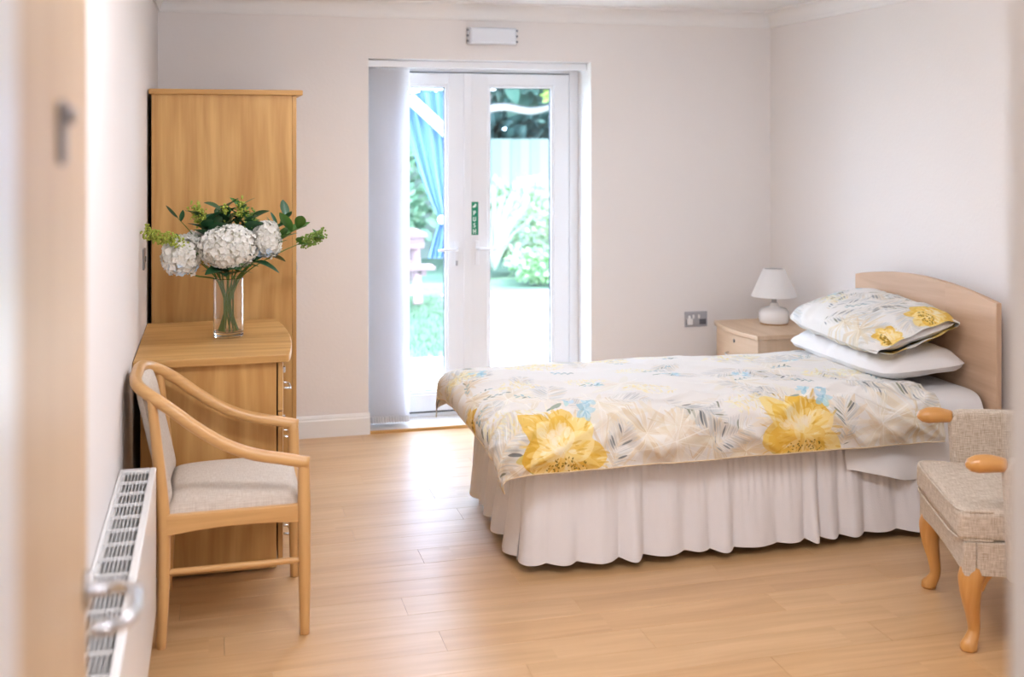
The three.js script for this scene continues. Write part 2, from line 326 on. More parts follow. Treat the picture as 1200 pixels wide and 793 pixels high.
// ---------------------------------------------------------------- entrance door, its frame
{
  struct('trim_4', [bx(EX0 - 0.03, EX0, 0, EH, D - 0.004, D + 0.104, 0.003), bx(EX1, EX1 + 0.03, 0, EH, D - 0.004, D + 0.104, 0.003), bx(EX0 - 0.03, EX1 + 0.03, EH, EH + 0.03, D - 0.004, D + 0.104, 0.003),
    bx(EX1 + 0.006, EX1 + 0.07, 0, EH + 0.07, D - 0.02, D - 0.0005, 0.004), bx(EX0 - 0.07, EX0 - 0.006, 0, EH + 0.07, D + 0.1005, D + 0.118, 0.004), bx(EX1 + 0.006, EX1 + 0.07, 0, EH + 0.07, D + 0.1005, D + 0.118, 0.004)], glossWhite);
  const d = structGroup('door_2'); d.position.set(EX0 - 0.002, 0, D - 0.012); d.rotation.y = Math.PI / 2 + 0.048;   // local +x runs from the hinge into the room
  part('door_leaf', bx(0, 0.826, 0.008, EH - 0.004, -0.044, 0, 0.002), doorWood, d);
  part('lipping', [bx(0.826, 0.832, 0.008, EH - 0.004, -0.044, 0.0, 0.0012)], S({ map: woodTex('#c49a68', '#a87b4b', 83), roughness: 0.45 }), d);
}
const doorGroup = scene.getObjectByName('door_2');
{
  // local: x along the leaf away from the hinge, z > 0 is the side facing the opening
  const side = 1, hx = 0.77, hy = 1.045, zf = 0;
  const P0 = (x, y, z) => V(x, y, side * z);
  const bar = 0.0095;
  const h = part('handle', [rod([P0(hx, hy, 0), P0(hx, hy, 0.045), P0(hx - 0.012, hy, 0.062), P0(hx - 0.05, hy, 0.066), P0(hx - 0.1, hy, 0.064), P0(hx - 0.125, hy, 0.05), P0(hx - 0.13, hy, 0.014)], bar, { steps: 40, seg: 12 })], chrome, doorGroup, 'chrome lever handle');
  const rose = lathe([[0, 0], [0.026, 0], [0.026, 0.006], [0.022, 0.009], [0, 0.009]], 28); rose.rotateX(side * Math.PI / 2); rose.translate(hx, hy, 0); part('rose', rose, chrome, h);
  part('door_viewer', [bx(0.334, 0.347, 1.638, 1.704, 0, 0.009, 0.004), lathe([[0, 0], [0.009, 0], [0.009, 0.005], [0.006, 0.008], [0, 0.008]], 20).rotateX(Math.PI / 2).translate(0.3405, 1.688, 0.009)], brushed, doorGroup, 'slim metal door viewer plate');
}

// ---------------------------------------------------------------- wardrobe
{
  const t = thing('wardrobe', 'tall light oak wardrobe in the corner behind the desk', 'wardrobe', [0.02, 0, 0.06]);
  const d = 0.645, l = 0.94, h = 1.865;
  part('side_panel', bx(0, d - 0.02, 0, h, l - 0.018, l, 0.001, 'y', 0.2, 0.1), furnitureWood, t);
  part('side_panel', bx(0, d - 0.02, 0, h, 0, 0.018, 0.001, 'y', 0.7), furnitureWood, t);
  part('back_panel', bx(0, 0.006, 0.02, h, 0.018, l - 0.018, 0, 'y'), furnitureWood, t);
  part('plinth', bx(d - 0.06, d - 0.042, 0, 0.07, 0.018, l - 0.018, 0.001, 'z'), furnitureWood, t);
  part('floor_panel', bx(0.006, d - 0.024, 0.07, 0.088, 0.018, l - 0.018, 0.001, 'z'), furnitureWood, t);
  part('top_panel', bx(-0.012, d + 0.028, h, h + 0.024, -0.012, l + 0.016, 0.004, 'x'), furnitureWood, t);
  for (const k of [0, 1]) {
    const z0 = 0.002 + k * l / 2, z1 = z0 + l / 2 - 0.004;
    const dr = part('door', bx(d - 0.019, d, 0.075, h - 0.003, z0, z1, 0.0015, 'y', k * 0.5), furnitureWood, t);
    const hz = k ? z0 + 0.04 : z1 - 0.04;
    part('handle', rod([[d, 1.06, hz], [d + 0.02, 1.055, hz], [d + 0.027, 1.01, hz], [d + 0.02, 0.965, hz], [d, 0.96, hz]], 0.005, { steps: 20, seg: 8 }), brushed, dr);
  }
}
// small switch plate on the left wall
{
  const t = thing('switch_plate', 'small brushed metal switch plate on the left wall beside the wardrobe', 'switch', [0, 1.15, 1.28]);
  part('plate', bx(0.0005, 0.009, -0.044, 0.044, -0.044, 0.044, 0.003), brushed, t);
  part('rocker', bx(0.009, 0.014, -0.012, 0.012, -0.007, 0.007, 0.002), greyPlastic, t);
}
// ---------------------------------------------------------------- desk
{
  const t = thing('desk', 'light oak dressing table with bowed top and drawers beside the wardrobe', 'desk', [0, 0, 1.04]);
  const z1 = 0.86, ht = 0.806, xl = 0.028, xr = 0.527;
  const top = new THREE.Shape(); top.moveTo(0.003, 0.0); top.lineTo(0.003, 0.893); top.lineTo(0.556, 0.893); top.quadraticCurveTo(0.572, 0.893, 0.576, 0.875); top.quadraticCurveTo(0.636, 0.45, 0.565, 0.0); top.lineTo(0.003, 0.0);
  const g = extrude(top, 0.03, 0.004, [], 24); g.rotateX(Math.PI / 2); g.translate(0, ht + 0.03, 0);
  part('top', metreUV(g, 'x', 0.3, 0.2), furnitureWood, t);
  part('side_panel', bx(xl, xr, 0.012, ht, z1 - 0.018, z1, 0.001, 'y', 0.55, 0.4), furnitureWood, t);
  part('side_panel', bx(xl, xr, 0.012, ht, 0.0, 0.018, 0.001, 'y', 0.1), furnitureWood, t);
  part('back_panel', bx(xl, xl + 0.012, 0.15, ht, 0.018, z1 - 0.018, 0.001, 'z'), furnitureWood, t);
  part('divider', bx(xl + 0.02, xr, 0.012, ht, z1 - 0.43, z1 - 0.412, 0.001, 'y', 0.9), furnitureWood, t);
  part('base_panel', bx(xl + 0.02, xr, 0.04, 0.056, z1 - 0.412, z1 - 0.018, 0.001, 'z'), furnitureWood, t);
  const dz0 = z1 - 0.428, dz1 = z1 - 0.002;
  for (let k = 0; k < 4; k++) {
    const y0 = 0.045 + k * 0.19, y1 = y0 + 0.184;
    const f = extrude((() => { const s = new THREE.Shape(); s.moveTo(xr + 0.006, -dz0); s.lineTo(xr + 0.006, -dz1); s.lineTo(xr + 0.024, -dz1); s.quadraticCurveTo(xr + 0.046, -(dz0 + dz1) / 2 + 0.06, xr + 0.04, -dz0); s.closePath(); return s; })(), y1 - y0, 0.0015, [], 14);
    f.rotateX(-Math.PI / 2); f.translate(0, y0, 0);
    const dr = part('drawer', metreUV(f, 'z', k * 0.3), furnitureWood, t);
    const hz = dz1 - 0.1, hx = xr + 0.034, hy = (y0 + y1) / 2 - 0.02;
    part('handle', rod([[hx, hy + 0.004, hz - 0.048], [hx + 0.018, hy, hz - 0.046], [hx + 0.024, hy - 0.006, hz], [hx + 0.018, hy, hz + 0.046], [hx - 0.004, hy + 0.004, hz + 0.048]], 0.0048, { steps: 24, seg: 8 }), chrome, dr);
    part('lock', bx(xr + 0.02, xr + 0.036, y1 - 0.048, y1 - 0.024, dz1 - 0.062, dz1 - 0.036, 0.003), chrome, dr);
  }
}

// ---------------------------------------------------------------- vase and flowers
const VX = 0.352, VY = 0.836, VZ = 1.47;
{
  const glass = P({ color: '#ffffff', roughness: 0.02, transmission: 1, thickness: 0.01, ior: 1.46, attenuationColor: new THREE.Color('#e4f2ee'), attenuationDistance: 0.35 });
  const t = thing('glass_vase', 'clear cylindrical glass vase on the dressing table', 'vase', [VX, VY, VZ]);
  part('vessel', lathe([[0, 0.0005], [0.056, 0.0005], [0.0605, 0.003], [0.062, 0.01], [0.062, 0.243], [0.0605, 0.246], [0.0585, 0.243], [0.0585, 0.026], [0.054, 0.022], [0, 0.021]], 56), glass, t);
}
const petalMat = P({ color: '#fbfaf4', roughness: 0.85, transmission: 0.3, thickness: 0, side: THREE.DoubleSide });
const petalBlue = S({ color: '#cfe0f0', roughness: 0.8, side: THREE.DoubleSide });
const stemMat = S({ color: '#5f7a34', roughness: 0.6 });
const leafDark = S({ color: '#2c5a36', roughness: 0.45, side: THREE.DoubleSide });
const leafMid = S({ color: '#4c7a34', roughness: 0.5, side: THREE.DoubleSide });
const budMat = S({ color: '#a9b548', roughness: 0.6 });
const budGreen = S({ color: '#7f9c45', roughness: 0.6 });
function petal(w, l, cup) { return grid(3, 3, (u, v) => { const x = (u - 0.5) * w * Math.sin(Math.PI * (0.18 + 0.77 * v)) ; return [V(x, cup * (v * v) + cup * 0.7 * (u - 0.5) ** 2 * 4 * v, v * l), u, v]; }); }
function leafGeo(w, l, bend, fold = 0.25) { return grid(4, 8, (u, v) => { const s = u * 2 - 1, ww = w * 0.5 * Math.pow(Math.sin(Math.PI * Math.min(0.985, 0.03 + v * 0.955)), 0.75); return [V(s * ww, -bend * v * v * l + Math.abs(s) * ww * fold, v * l), u, v]; }); }
function aim(g, pos, dir, roll = 0, scale = 1) {   // z of the geometry towards dir, y up
  const z = dir.clone().normalize(), up = Math.abs(z.y) > 0.95 ? V(1, 0, 0) : V(0, 1, 0), x = V().crossVectors(up, z).normalize(), y = V().crossVectors(z, x);
  const m = new THREE.Matrix4().makeBasis(x, y, z).multiply(new THREE.Matrix4().makeRotationZ(roll)).scale(V(scale, scale, scale)).setPosition(pos); return flat(g).applyMatrix4(m);
}
function hydrangea(label, c, rad, count, seed, footAngle, blue = 0) {
  const r = rng(seed), t = thing('hydrangea', label, 'flower', [0, 0, 0], 0, 'hydrangeas in the vase'), out = [], outB = [];
  const pet = petal(0.0155, 0.0125, 0.003);
  const fl = merge([0, 1, 2, 3].map((k) => { const g = flat(pet); g.translate(0, 0, 0.0015); g.rotateY(k * Math.PI / 2); return g; }));
  for (let i = 0; i < count; i++) {
    const y = 1 - 2 * (i + 0.5) / count, a = i * 2.39996 + r() * 0.3, q = Math.sqrt(1 - y * y), jit = 0.9 + r() * 0.2;
    const d = V(q * Math.cos(a), y, q * Math.sin(a)); if (d.y < -0.86) continue;
    const lump = 1 + 0.07 * N3(d.x * 2.3 + seed, d.y * 2.3, d.z * 2.3), p = V(c[0] + d.x * rad[0] * jit * lump, c[1] + d.y * rad[1] * jit * lump, c[2] + d.z * rad[2] * jit * lump);
    const nrm = V(d.x / rad[0], d.y / rad[1], d.z / rad[2]).normalize(); nrm.x += (r() - 0.5) * 0.7; nrm.y += (r() - 0.5) * 0.7; nrm.z += (r() - 0.5) * 0.7; nrm.normalize();
    const q4 = new THREE.Quaternion().setFromUnitVectors(V(0, 1, 0), nrm), m = new THREE.Matrix4().compose(p, q4.multiply(new THREE.Quaternion().setFromAxisAngle(V(0, 1, 0), r() * 6.28)), V(1, 1, 1).multiplyScalar(0.85 + r() * 0.45));
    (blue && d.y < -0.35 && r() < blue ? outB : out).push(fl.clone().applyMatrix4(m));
  }
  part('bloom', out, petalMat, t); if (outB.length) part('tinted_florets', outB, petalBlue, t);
  const core = new THREE.SphereGeometry(1, 20, 14); core.scale(rad[0] * 0.86, rad[1] * 0.84, rad[2] * 0.86); core.translate(...c); part('flower_head_core', flat(core), S({ color: '#f0eede', roughness: 0.9 }), t);
  const fx = VX + 0.035 * Math.cos(footAngle), fz = VZ + 0.035 * Math.sin(footAngle);
  const nx = lerp(VX, c[0], 0.22), nz = lerp(VZ, c[2], 0.22);
  part('stem', rod([[fx, VY + 0.026, fz], [lerp(fx, nx, 0.5), VY + 0.13, lerp(fz, nz, 0.5)], [clamp(nx, VX - 0.045, VX + 0.045), VY + 0.235, nz], [lerp(VX, c[0], 0.75), c[1] - rad[1] * 1.0, lerp(VZ, c[2], 0.75)], [c[0], c[1] - rad[1] * 0.4, c[2]]], [0.0042, 0.0038, 0.0036, 0.0034, 0.0032], { steps: 30, seg: 7 }), stemMat, t);
}
hydrangea('largest white hydrangea head in the middle of the vase', [VX, 1.214, VZ + 0.05], [0.112, 0.085, 0.1], 430, 7, 2.4);
hydrangea('white hydrangea drooping on the left of the bouquet', [0.165, 1.178, VZ + 0.02], [0.074, 0.078, 0.074], 240, 9, 0.2, 0.3);
hydrangea('tall narrow white hydrangea on the right of the bouquet', [0.507, 1.236, VZ + 0.01], [0.056, 0.076, 0.06], 210, 13, 3.5, 0.55);
hydrangea('small white hydrangea half hidden at the back left of the bouquet', [0.215, 1.225, VZ - 0.03], [0.05, 0.045, 0.05], 110, 17, 5.4);
function sprig(label, tip, footAngle, leaves, mat, opts = {}) {
  const r = rng(opts.seed ?? 3), t = thing('foliage_sprig', label, 'foliage', [0, 0, 0], 0, 'greenery in the vase');
  const fx = VX + 0.04 * Math.cos(footAngle), fz = VZ + 0.04 * Math.sin(footAngle), T = V(...tip);
  const rimX = VX + clamp((T.x - VX) * 0.25, -0.046, 0.046), rimZ = VZ + clamp((T.z - VZ) * 0.25, -0.03, 0.03);
  const pts = [V(fx, VY + 0.026, fz), V(rimX, VY + 0.24, rimZ), V(lerp(rimX, T.x, 0.5), lerp(VY + 0.24, T.y, 0.62), lerp(rimZ, T.z, 0.5)), T];
  const cv = new THREE.CatmullRomCurve3(pts, false, 'centripetal');
  part('stem', rod(pts, [0.0036, 0.003, 0.0024, 0.0014], { steps: 30, seg: 6 }), opts.stem ?? stemMat, t);
  const lg = leafGeo(opts.w ?? 0.035, opts.l ?? 0.075, opts.bend ?? 0.25);
  for (let i = 0; i < leaves; i++) {
    const u = lerp(opts.from ?? 0.62, 1, (i + 0.3) / leaves), p = cv.getPointAt(u), tg = cv.getTangentAt(u), a = i * 2.4 + r();
    const d = V(Math.cos(a), 0.15 + r() * 0.35, Math.sin(a)).multiplyScalar(0.8).add(tg.clone().multiplyScalar(0.6));
    part('leaf', aim(lg, p, d, (r() - 0.5) * 1.0, 0.95 + r() * 0.55), mat, t);
  }
  if (opts.buds) {
    const bg = new THREE.IcosahedronGeometry(1, 1), list = [];
    for (let i = 0; i < opts.buds; i++) { const u = lerp(opts.budFrom ?? 0.82, 1.02, r()), p = cv.getPointAt(Math.min(1, u)), q = flat(bg), s = 0.0032 + r() * 0.0024, rr = (opts.budR ?? 0.02) * Math.sqrt(r()), a = r() * 6.28, b = (r() - 0.5) * 3.1; q.scale(s, s, s); q.translate(p.x + rr * Math.cos(a) * Math.cos(b), p.y + rr * Math.sin(b) + (u > 1 ? 0.006 : 0), p.z + rr * Math.sin(a) * Math.cos(b)); list.push(q); }
    const b = part('bud_cluster', list, opts.budMat ?? budMat, t); b.userData.kind = 'stuff';
  }
}
sprig('yellow green budded sprig reaching furthest left over the white wall', [0.025, 1.278, VZ], 0.1, 3, leafMid, { seed: 3, buds: 190, budFrom: 0.84, budR: 0.03, w: 0.02, l: 0.04, from: 0.75 });
sprig('budded green sprig just right of the leftmost sprig', [0.115, 1.258, VZ + 0.07], 0.5, 3, leafMid, { seed: 4, buds: 150, budFrom: 0.84, budR: 0.03, w: 0.022, l: 0.045, from: 0.7 });
sprig('upright lime budded sprig at the upper left of the bouquet', [0.225, 1.365, VZ - 0.02], 1.4, 8, leafDark, { seed: 5, buds: 220, budFrom: 0.88, budR: 0.04, w: 0.04, l: 0.06, from: 0.66 });
sprig('dark leafy sprig left of the top of the bouquet', [0.262, 1.318, VZ + 0.02], 2.0, 14, leafDark, { seed: 6, w: 0.052, l: 0.07, from: 0.66 });
sprig('small dark leaf standing up at the left of the bouquet', [0.14, 1.345, VZ - 0.01], 0.9, 2, leafDark, { seed: 26, w: 0.028, l: 0.05, from: 0.93, bend: -0.3 });
sprig('dark leafy sprig at the very top of the bouquet', [0.335, 1.362, VZ - 0.04], 4.4, 16, leafDark, { seed: 8, w: 0.05, l: 0.066, from: 0.66, buds: 60, budFrom: 0.94, budR: 0.02 });
sprig('feathery lime sprig above the largest bloom', [0.41, 1.385, VZ - 0.05], 4.8, 14, leafMid, { seed: 12, w: 0.022, l: 0.06, from: 0.68, buds: 120, budFrom: 0.88, budR: 0.034 });
sprig('dark leafy sprig between the largest and the tall narrow bloom', [0.45, 1.33, VZ - 0.01], 5.2, 14, leafDark, { seed: 14, w: 0.05, l: 0.07, from: 0.66, buds: 90, budFrom: 0.93, budR: 0.034, budMat: budGreen });
sprig('broad leaved green sprig to the right of the bouquet', [0.645, 1.288, VZ], 2.9, 12, leafMid, { seed: 15, w: 0.036, l: 0.08, from: 0.7, bend: 0.05 });
sprig('dark upright leaves above the tall narrow bloom', [0.6, 1.335, VZ - 0.03], 2.6, 5, leafDark, { seed: 27, w: 0.03, l: 0.065, from: 0.85, bend: -0.1 });
sprig('budded green sprig reaching furthest right past the wardrobe', [0.735, 1.252, VZ + 0.03], 3.2, 5, leafMid, { seed: 16, buds: 200, budFrom: 0.86, budR: 0.028, w: 0.022, l: 0.05, from: 0.8, budMat: budGreen });
sprig('short sprig with broad dark leaves hanging under the right bloom', [0.478, 1.165, VZ + 0.06], 3.4, 3, leafDark, { seed: 18, w: 0.07, l: 0.09, from: 0.86, bend: 0.9 });
sprig('low dark leaves tucked under the largest bloom', [0.33, 1.125, VZ + 0.05], 1.0, 9, leafDark, { seed: 19, w: 0.045, l: 0.06, from: 0.8, bend: 0.6 });
sprig('low green leaves at the vase rim below the right bloom', [0.42, 1.14, VZ + 0.03], 2.2, 7, leafMid, { seed: 29, w: 0.03, l: 0.06, from: 0.8, bend: 0.5 });

// ---------------------------------------------------------------- desk chair
{
  const t = thing('wooden_armchair', 'beech armchair with a curved hoop arm and beige seat before the desk', 'chair', [0, 0, 0]);
  const zn = 2.487, zf = 1.975, zm = (zn + zf) / 2;
  const half = [[0.602, 0.575, 0.004], [0.52, 0.594, 0.004], [0.42, 0.617, 0.004], [0.33, 0.655, 0.003], [0.24, 0.713, 0], [0.16, 0.776, -0.008], [0.095, 0.82, -0.03], [0.055, 0.842, -0.075], [0.04, 0.852, -0.15]];
  const pts = [...half.map(([x, y, dz]) => V(x, y, zn + dz)), V(0.038, 0.854, zm), ...half.slice().reverse().map(([x, y, dz]) => V(x, y, zf - dz))];
  part('hoop_arm', metreUV(rod(pts, 0.0205, { steps: 110, seg: 14, up: V(0, 1, 0) }), 'x'), beech, t);
  for (const [z, s] of [[zn, 1], [zf, -1]]) {
    part('leg', metreUV(rod([[0.59, 0.001, z], [0.589, 0.2, z], [0.588, 0.42, z], [0.586, 0.582, z]], [0.0165, 0.021, 0.0225, 0.0195], { steps: 20, seg: 14 }), 'y'), beech, t);
    part('leg', metreUV(rod([[0.128, 0.001, z - s * 0.012], [0.136, 0.25, z - s * 0.012], [0.134, 0.43, z - s * 0.012], [0.118, 0.62, z - s * 0.014], [0.098, 0.81, z - s * 0.024]], [0.017, 0.021, 0.0225, 0.019, 0.015], { steps: 24, seg: 14 }), 'y'), beech, t);
    const arch = new THREE.Shape(); arch.moveTo(0.136, 0.436); arch.lineTo(0.588, 0.438); arch.lineTo(0.588, 0.374); arch.quadraticCurveTo(0.36, 0.40, 0.136, 0.366); arch.closePath();
    part('seat_rail', metreUV(extrude(arch, 0.022, 0.004, [], 14).translate(0, 0, z - 0.011 - s * 0.004), 'x'), beech, t);
    part('stretcher', metreUV(rod([[0.136, 0.245, z - s * 0.012], [0.588, 0.25, z]], 0.0105, { steps: 4, seg: 10 }), 'x'), beech, t);
  }
  part('seat_rail', bx(0.575, 0.598, 0.376, 0.436, zf, zn, 0.004, 'z'), beech, t);
  part('seat_rail', bx(0.124, 0.146, 0.37, 0.436, zf + 0.01, zn - 0.01, 0.004, 'z'), beech, t);
  const seat = grid(30, 30, (u, v) => {
    const a = u * 2 - 1, b = v * 2 - 1, e = Math.pow(clamp(1 - Math.pow(Math.abs(a), 7)), 0.4) * Math.pow(clamp(1 - Math.pow(Math.abs(b), 7)), 0.4);
    return [V(0.362 + a * 0.222, 0.434 + 0.042 * e + 0.022 * (1 - a * a) * (1 - b * b), zm + b * 0.243), u * 0.45, v * 0.49];
  });
  part('seat_cushion', [seat, plain(0.15, 0.575, 0.43, 0.437, zf + 0.02, zn - 0.02)], seatCloth, t);
  seat.index.array.reverse(); seat.computeVertexNormals();
  const back = grid(24, 24, (u, v) => { const a = u * 2 - 1, y = lerp(0.455, 0.842, v), th = Math.pow(clamp(1 - Math.pow(Math.abs(a), 8)), 0.5) * Math.pow(clamp(1 - Math.pow(Math.abs(v * 2 - 1), 9)), 0.5); return [V(lerp(0.15, 0.062, v) + 0.03 * th - 0.02 * (1 - a * a), y, zm + a * 0.222), u * 0.45, v * 0.4]; });
  const backB = grid(24, 24, (u, v) => { const a = u * 2 - 1, y = lerp(0.455, 0.842, v), th = Math.pow(clamp(1 - Math.pow(Math.abs(a), 8)), 0.5) * Math.pow(clamp(1 - Math.pow(Math.abs(v * 2 - 1), 9)), 0.5); return [V(lerp(0.15, 0.062, v) - 0.014 * th - 0.02 * (1 - a * a), y, zm + a * 0.222), u * 0.45, v * 0.4]; });
  part('backrest', [back, backB], seatCloth, t);
}

// ---------------------------------------------------------------- radiator
{
  const t = thing('radiator', 'long white low radiator with slotted top grille on the left wall', 'radiator', [0, 0, 2.5]);
  const L = 1.8, x1 = 0.114, y1 = 0.6, y0 = 0.13;
  part('front_panel', bx(x1 - 0.014, x1, y0, y1 - 0.012, 0, L, 0.004), glossWhite, t);
  part('end_panel', bx(0.02, x1 - 0.014, y0, y1 - 0.012, 0, 0.012, 0.003), glossWhite, t);
  part('end_panel', bx(0.02, x1 - 0.014, y0, y1 - 0.012, L - 0.012, L, 0.003), glossWhite, t);
  part('back_panel', bx(0.004, 0.02, y0, y1 - 0.012, 0, L, 0.003), glossWhite, t);
  part('top_frame', [bx(0.002, 0.012, y1 - 0.014, y1, 0, L, 0.003), bx(x1 - 0.02, x1 + 0.001, y1 - 0.014, y1, 0, L, 0.005), bx(0.011, x1 - 0.019, y1 - 0.014, y1, 0, 0.03, 0.003), bx(0.011, x1 - 0.019, y1 - 0.014, y1, L - 0.03, L, 0.003)], glossWhite, t);
  const n = 8, xa = 0.012, xb = x1 - 0.02, bar = bx(-0.001, 0.001, y1 - 0.04, y1 - 0.003, 0.03, L - 0.03, 0.0006), cross = bx(xa, xb, y1 - 0.011, y1 - 0.001, -0.0013, 0.0013, 0.0006);
  for (let i = 1; i < n; i++) { const b = part('grille_bar', bar, glossWhite, t); b.position.x = lerp(xa, xb, i / n); }
  for (let i = 1; i < 16; i++) { const b = part('grille_cross_bar', cross, glossWhite, t); b.position.z = 0.03 + i * (L - 0.06) / 16; }
  const fins = []; for (let i = 0; i < 60; i++) fins.push(plain(0.03, 0.095, y0 + 0.05, y1 - 0.16, 0.03 + i * 0.0295, 0.034 + i * 0.0295));
  part('convector_fins', fins, whitePaint, t);
  part('valve', [rod([[0.06, 0.001, 0.05], [0.06, 0.1, 0.05], [0.06, 0.16, 0.05]], 0.0075, { steps: 8, seg: 10 }), rod([[0.06, 0.001, L - 0.05], [0.06, 0.16, L - 0.05]], 0.0075, { steps: 4, seg: 10 })], whitePaint, t);
  part('bracket', [bx(0.0005, 0.006, y0 + 0.1, y1 - 0.1, 0.2, 0.24, 0.001), bx(0.0005, 0.006, y0 + 0.1, y1 - 0.1, L - 0.24, L - 0.2, 0.001)], brushed, t);
}

// ---------------------------------------------------------------- floral print
const PW = 2.1, PH = 1.5;                                        // metres of cloth on the canvas
function floral(c, w, h, seed, list, ground) {
  const r = rng(seed), k = w / PW, X = (x) => x * k, Y = (y) => h - y * k;
  c.fillStyle = ground; c.fillRect(0, 0, w, h);
  const pick = (a) => a[Math.floor(r() * a.length)];
  const blob = (x, y, rx, ry, a, col, al) => { c.globalAlpha = al; c.fillStyle = col; c.beginPath(); c.ellipse(X(x), Y(y), rx * k, ry * k, a, 0, 6.2832); c.fill(); };
  const petalShape = (x, y, l, wd, a, col, al) => { c.save(); c.translate(X(x), Y(y)); c.rotate(a); c.globalAlpha = al; c.fillStyle = col; c.beginPath(); c.moveTo(0, 0); c.bezierCurveTo(l * k * 0.25, -wd * k, l * k * 0.85, -wd * k * 0.9, l * k, 0); c.bezierCurveTo(l * k * 0.85, wd * k * 0.9, l * k * 0.25, wd * k, 0, 0); c.fill(); c.restore(); };
  const line = (pts, wd, col, al) => { c.globalAlpha = al; c.strokeStyle = col; c.lineWidth = wd * k; c.lineCap = 'round'; c.beginPath(); pts.forEach(([x, y], i) => i ? c.lineTo(X(x), Y(y)) : c.moveTo(X(x), Y(y))); c.stroke(); };
  const stroke = (x, y, l, wd, a, col, al) => petalShape(x, y, l, wd, a, col, al);
  const K = {
    yellow(x, y, s) {
      for (let i = 0; i < 8; i++) petalShape(x - s * 0.45, y + s * (0.6 - i * 0.16), s * (0.45 + r() * 0.3), s * 0.16, 2.0 + i * 0.26, pick(['#b3a63c', '#c4b04a', '#d1bd60', '#a59f45']), 0.75);
      const ring = (n, l, wd, off, cols, al) => { for (let i = 0; i < n; i++) { const a = i * 6.2832 / n + off + (r() - 0.5) * 0.3, c0 = pick(cols); petalShape(x, y, s * l * (0.9 + r() * 0.2), s * wd, a, c0, al); for (let k = 0; k < 9; k++) stroke(x + Math.cos(a) * s * l * 0.2, y - Math.sin(a) * s * l * 0.2, s * l * (0.3 + r() * 0.42), s * wd * (0.08 + r() * 0.16), a + (r() - 0.5) * 0.7, pick(cols), 0.5); } };
      ring(7, 1.12, 0.5, 0.3, ['#e5bb50', '#dfae3c', '#ecc96c', '#f0d688'], 0.85);
      ring(6, 0.86, 0.44, 0.8, ['#efcf72', '#e6b847', '#f3dd9c', '#e9c055'], 0.85);
      ring(6, 0.6, 0.26, 0.1, ['#f2dc9c', '#ecca74', '#f4e4bd', '#e6ba55'], 0.6);
      for (let i = 0; i < 150; i++) { const a = r() * 6.28, d = s * (0.25 + r() * 0.75); stroke(x + Math.cos(a) * d, y + Math.sin(a) * d, s * (0.1 + r() * 0.22), s * (0.012 + r() * 0.035), -a + (r() - 0.5) * 0.6, pick(['#f5e4b0', '#d39d24', '#f0d588', '#f8efd6', '#c99422', '#e9bf52']), 0.4); }
      for (let i = 0; i < 14; i++) stroke(x - s * 0.1 + (r() - 0.5) * s * 0.5, y + s * 0.25 + (r() - 0.5) * s * 0.4, s * 0.3, s * 0.1, r() * 6.28, pick(['#f6ecd2', '#f3e4b8', '#f0e2c8']), 0.5);
      for (let i = 0; i < 60; i++) { const a = r() * 6.28, d = s * (0.1 + 0.28 * r()); blob(x + s * 0.1 + Math.cos(a) * d * 1.35, y - s * 0.36 + Math.sin(a) * d * 0.65, 0.0042, 0.0026, r() * 3, pick(['#7d6218', '#a17c22', '#6d5f25', '#b98a22']), 0.85); }
    },
    pale(x, y, s) {
      for (let i = 0; i < 120; i++) { const a = r() * 6.28, d = s * Math.sqrt(r()); stroke(x + Math.cos(a) * d, y + Math.sin(a) * d * 0.8, s * (0.14 + r() * 0.2), s * 0.05, a + (r() - 0.5), pick(['#efe6bd', '#f0e2ac', '#e9dfb2', '#e6ead4', '#f3ebd2', '#ead99c', '#e4cf88']), 0.5); }
      for (let i = 0; i < 40; i++) { const a = r() * 6.28, d = s * r(); stroke(x + Math.cos(a) * d, y + Math.sin(a) * d * 0.8, s * 0.14, s * 0.014, -a, pick(['#d9c57c', '#cfc08a', '#e0cd8a']), 0.6); }
    },
    blue(x, y, s) {
      for (const [dx, dy, ss] of [[-0.5, 0.35, 0.7], [0.55, 0.2, 0.65], [0.2, -0.5, 0.75]]) { for (let i = 0; i < 5; i++) petalShape(x + dx * s, y + dy * s, s * ss * 0.72, s * ss * 0.3, i * 1.257 + dx, pick(['#a4cbd9', '#b4d6e0', '#97c1d2', '#aed6d4', '#c0d8ea']), 0.75); for (let i = 0; i < 16; i++) stroke(x + dx * s, y + dy * s, s * ss * 0.6 * r(), s * 0.05, r() * 6.28, pick(['#7fb2c8', '#8dbfd0', '#d5e6ea']), 0.5); }
      for (let i = 0; i < 9; i++) blob(x + (r() - 0.5) * s * 0.3, y + (r() - 0.5) * s * 0.3, 0.004, 0.004, 0, '#e6ece6', 1);
      petalShape(x - s * 0.9, y + s * 0.05, s * 0.7, s * 0.18, 3.0, '#8b9c8c', 0.8); petalShape(x - s * 1.5, y, s * 0.3, s * 0.1, 2.6, '#7b8d7e', 0.8);
    },
    fern(x, y, s, a = 0, dark) {
      const n = 15, ca = Math.cos(a), sa = Math.sin(a), at = (u, v) => [x + (u * ca - v * sa) * s, y + (u * sa + v * ca) * s];
      line([at(-0.5, -0.05), at(0, 0), at(0.5, -0.04)], 0.003, '#dcd6ca', 0.7);
      for (let i = 0; i < n; i++) for (const sd of [-1, 1]) {
        const u = -0.42 + i / n * 0.92, L = s * 0.4 * Math.sin(Math.PI * (0.15 + 0.8 * i / n)), [px, py] = at(u, 0), pa = -(a + sd * (1.0 - i * 0.03));
        petalShape(px, py, L, L * 0.12, pa, pick(['#dad8d2', '#d2d1ce', '#e0dbd1', '#cbccca', '#dacfbc', '#c6c9c8']), 0.6);
        stroke(px, py, L * (0.6 + r() * 0.4), L * 0.03, pa + 0.04, pick(['#b9bab8', '#c9bfab', '#f4f1ec', '#aeb2b2']), 0.6);
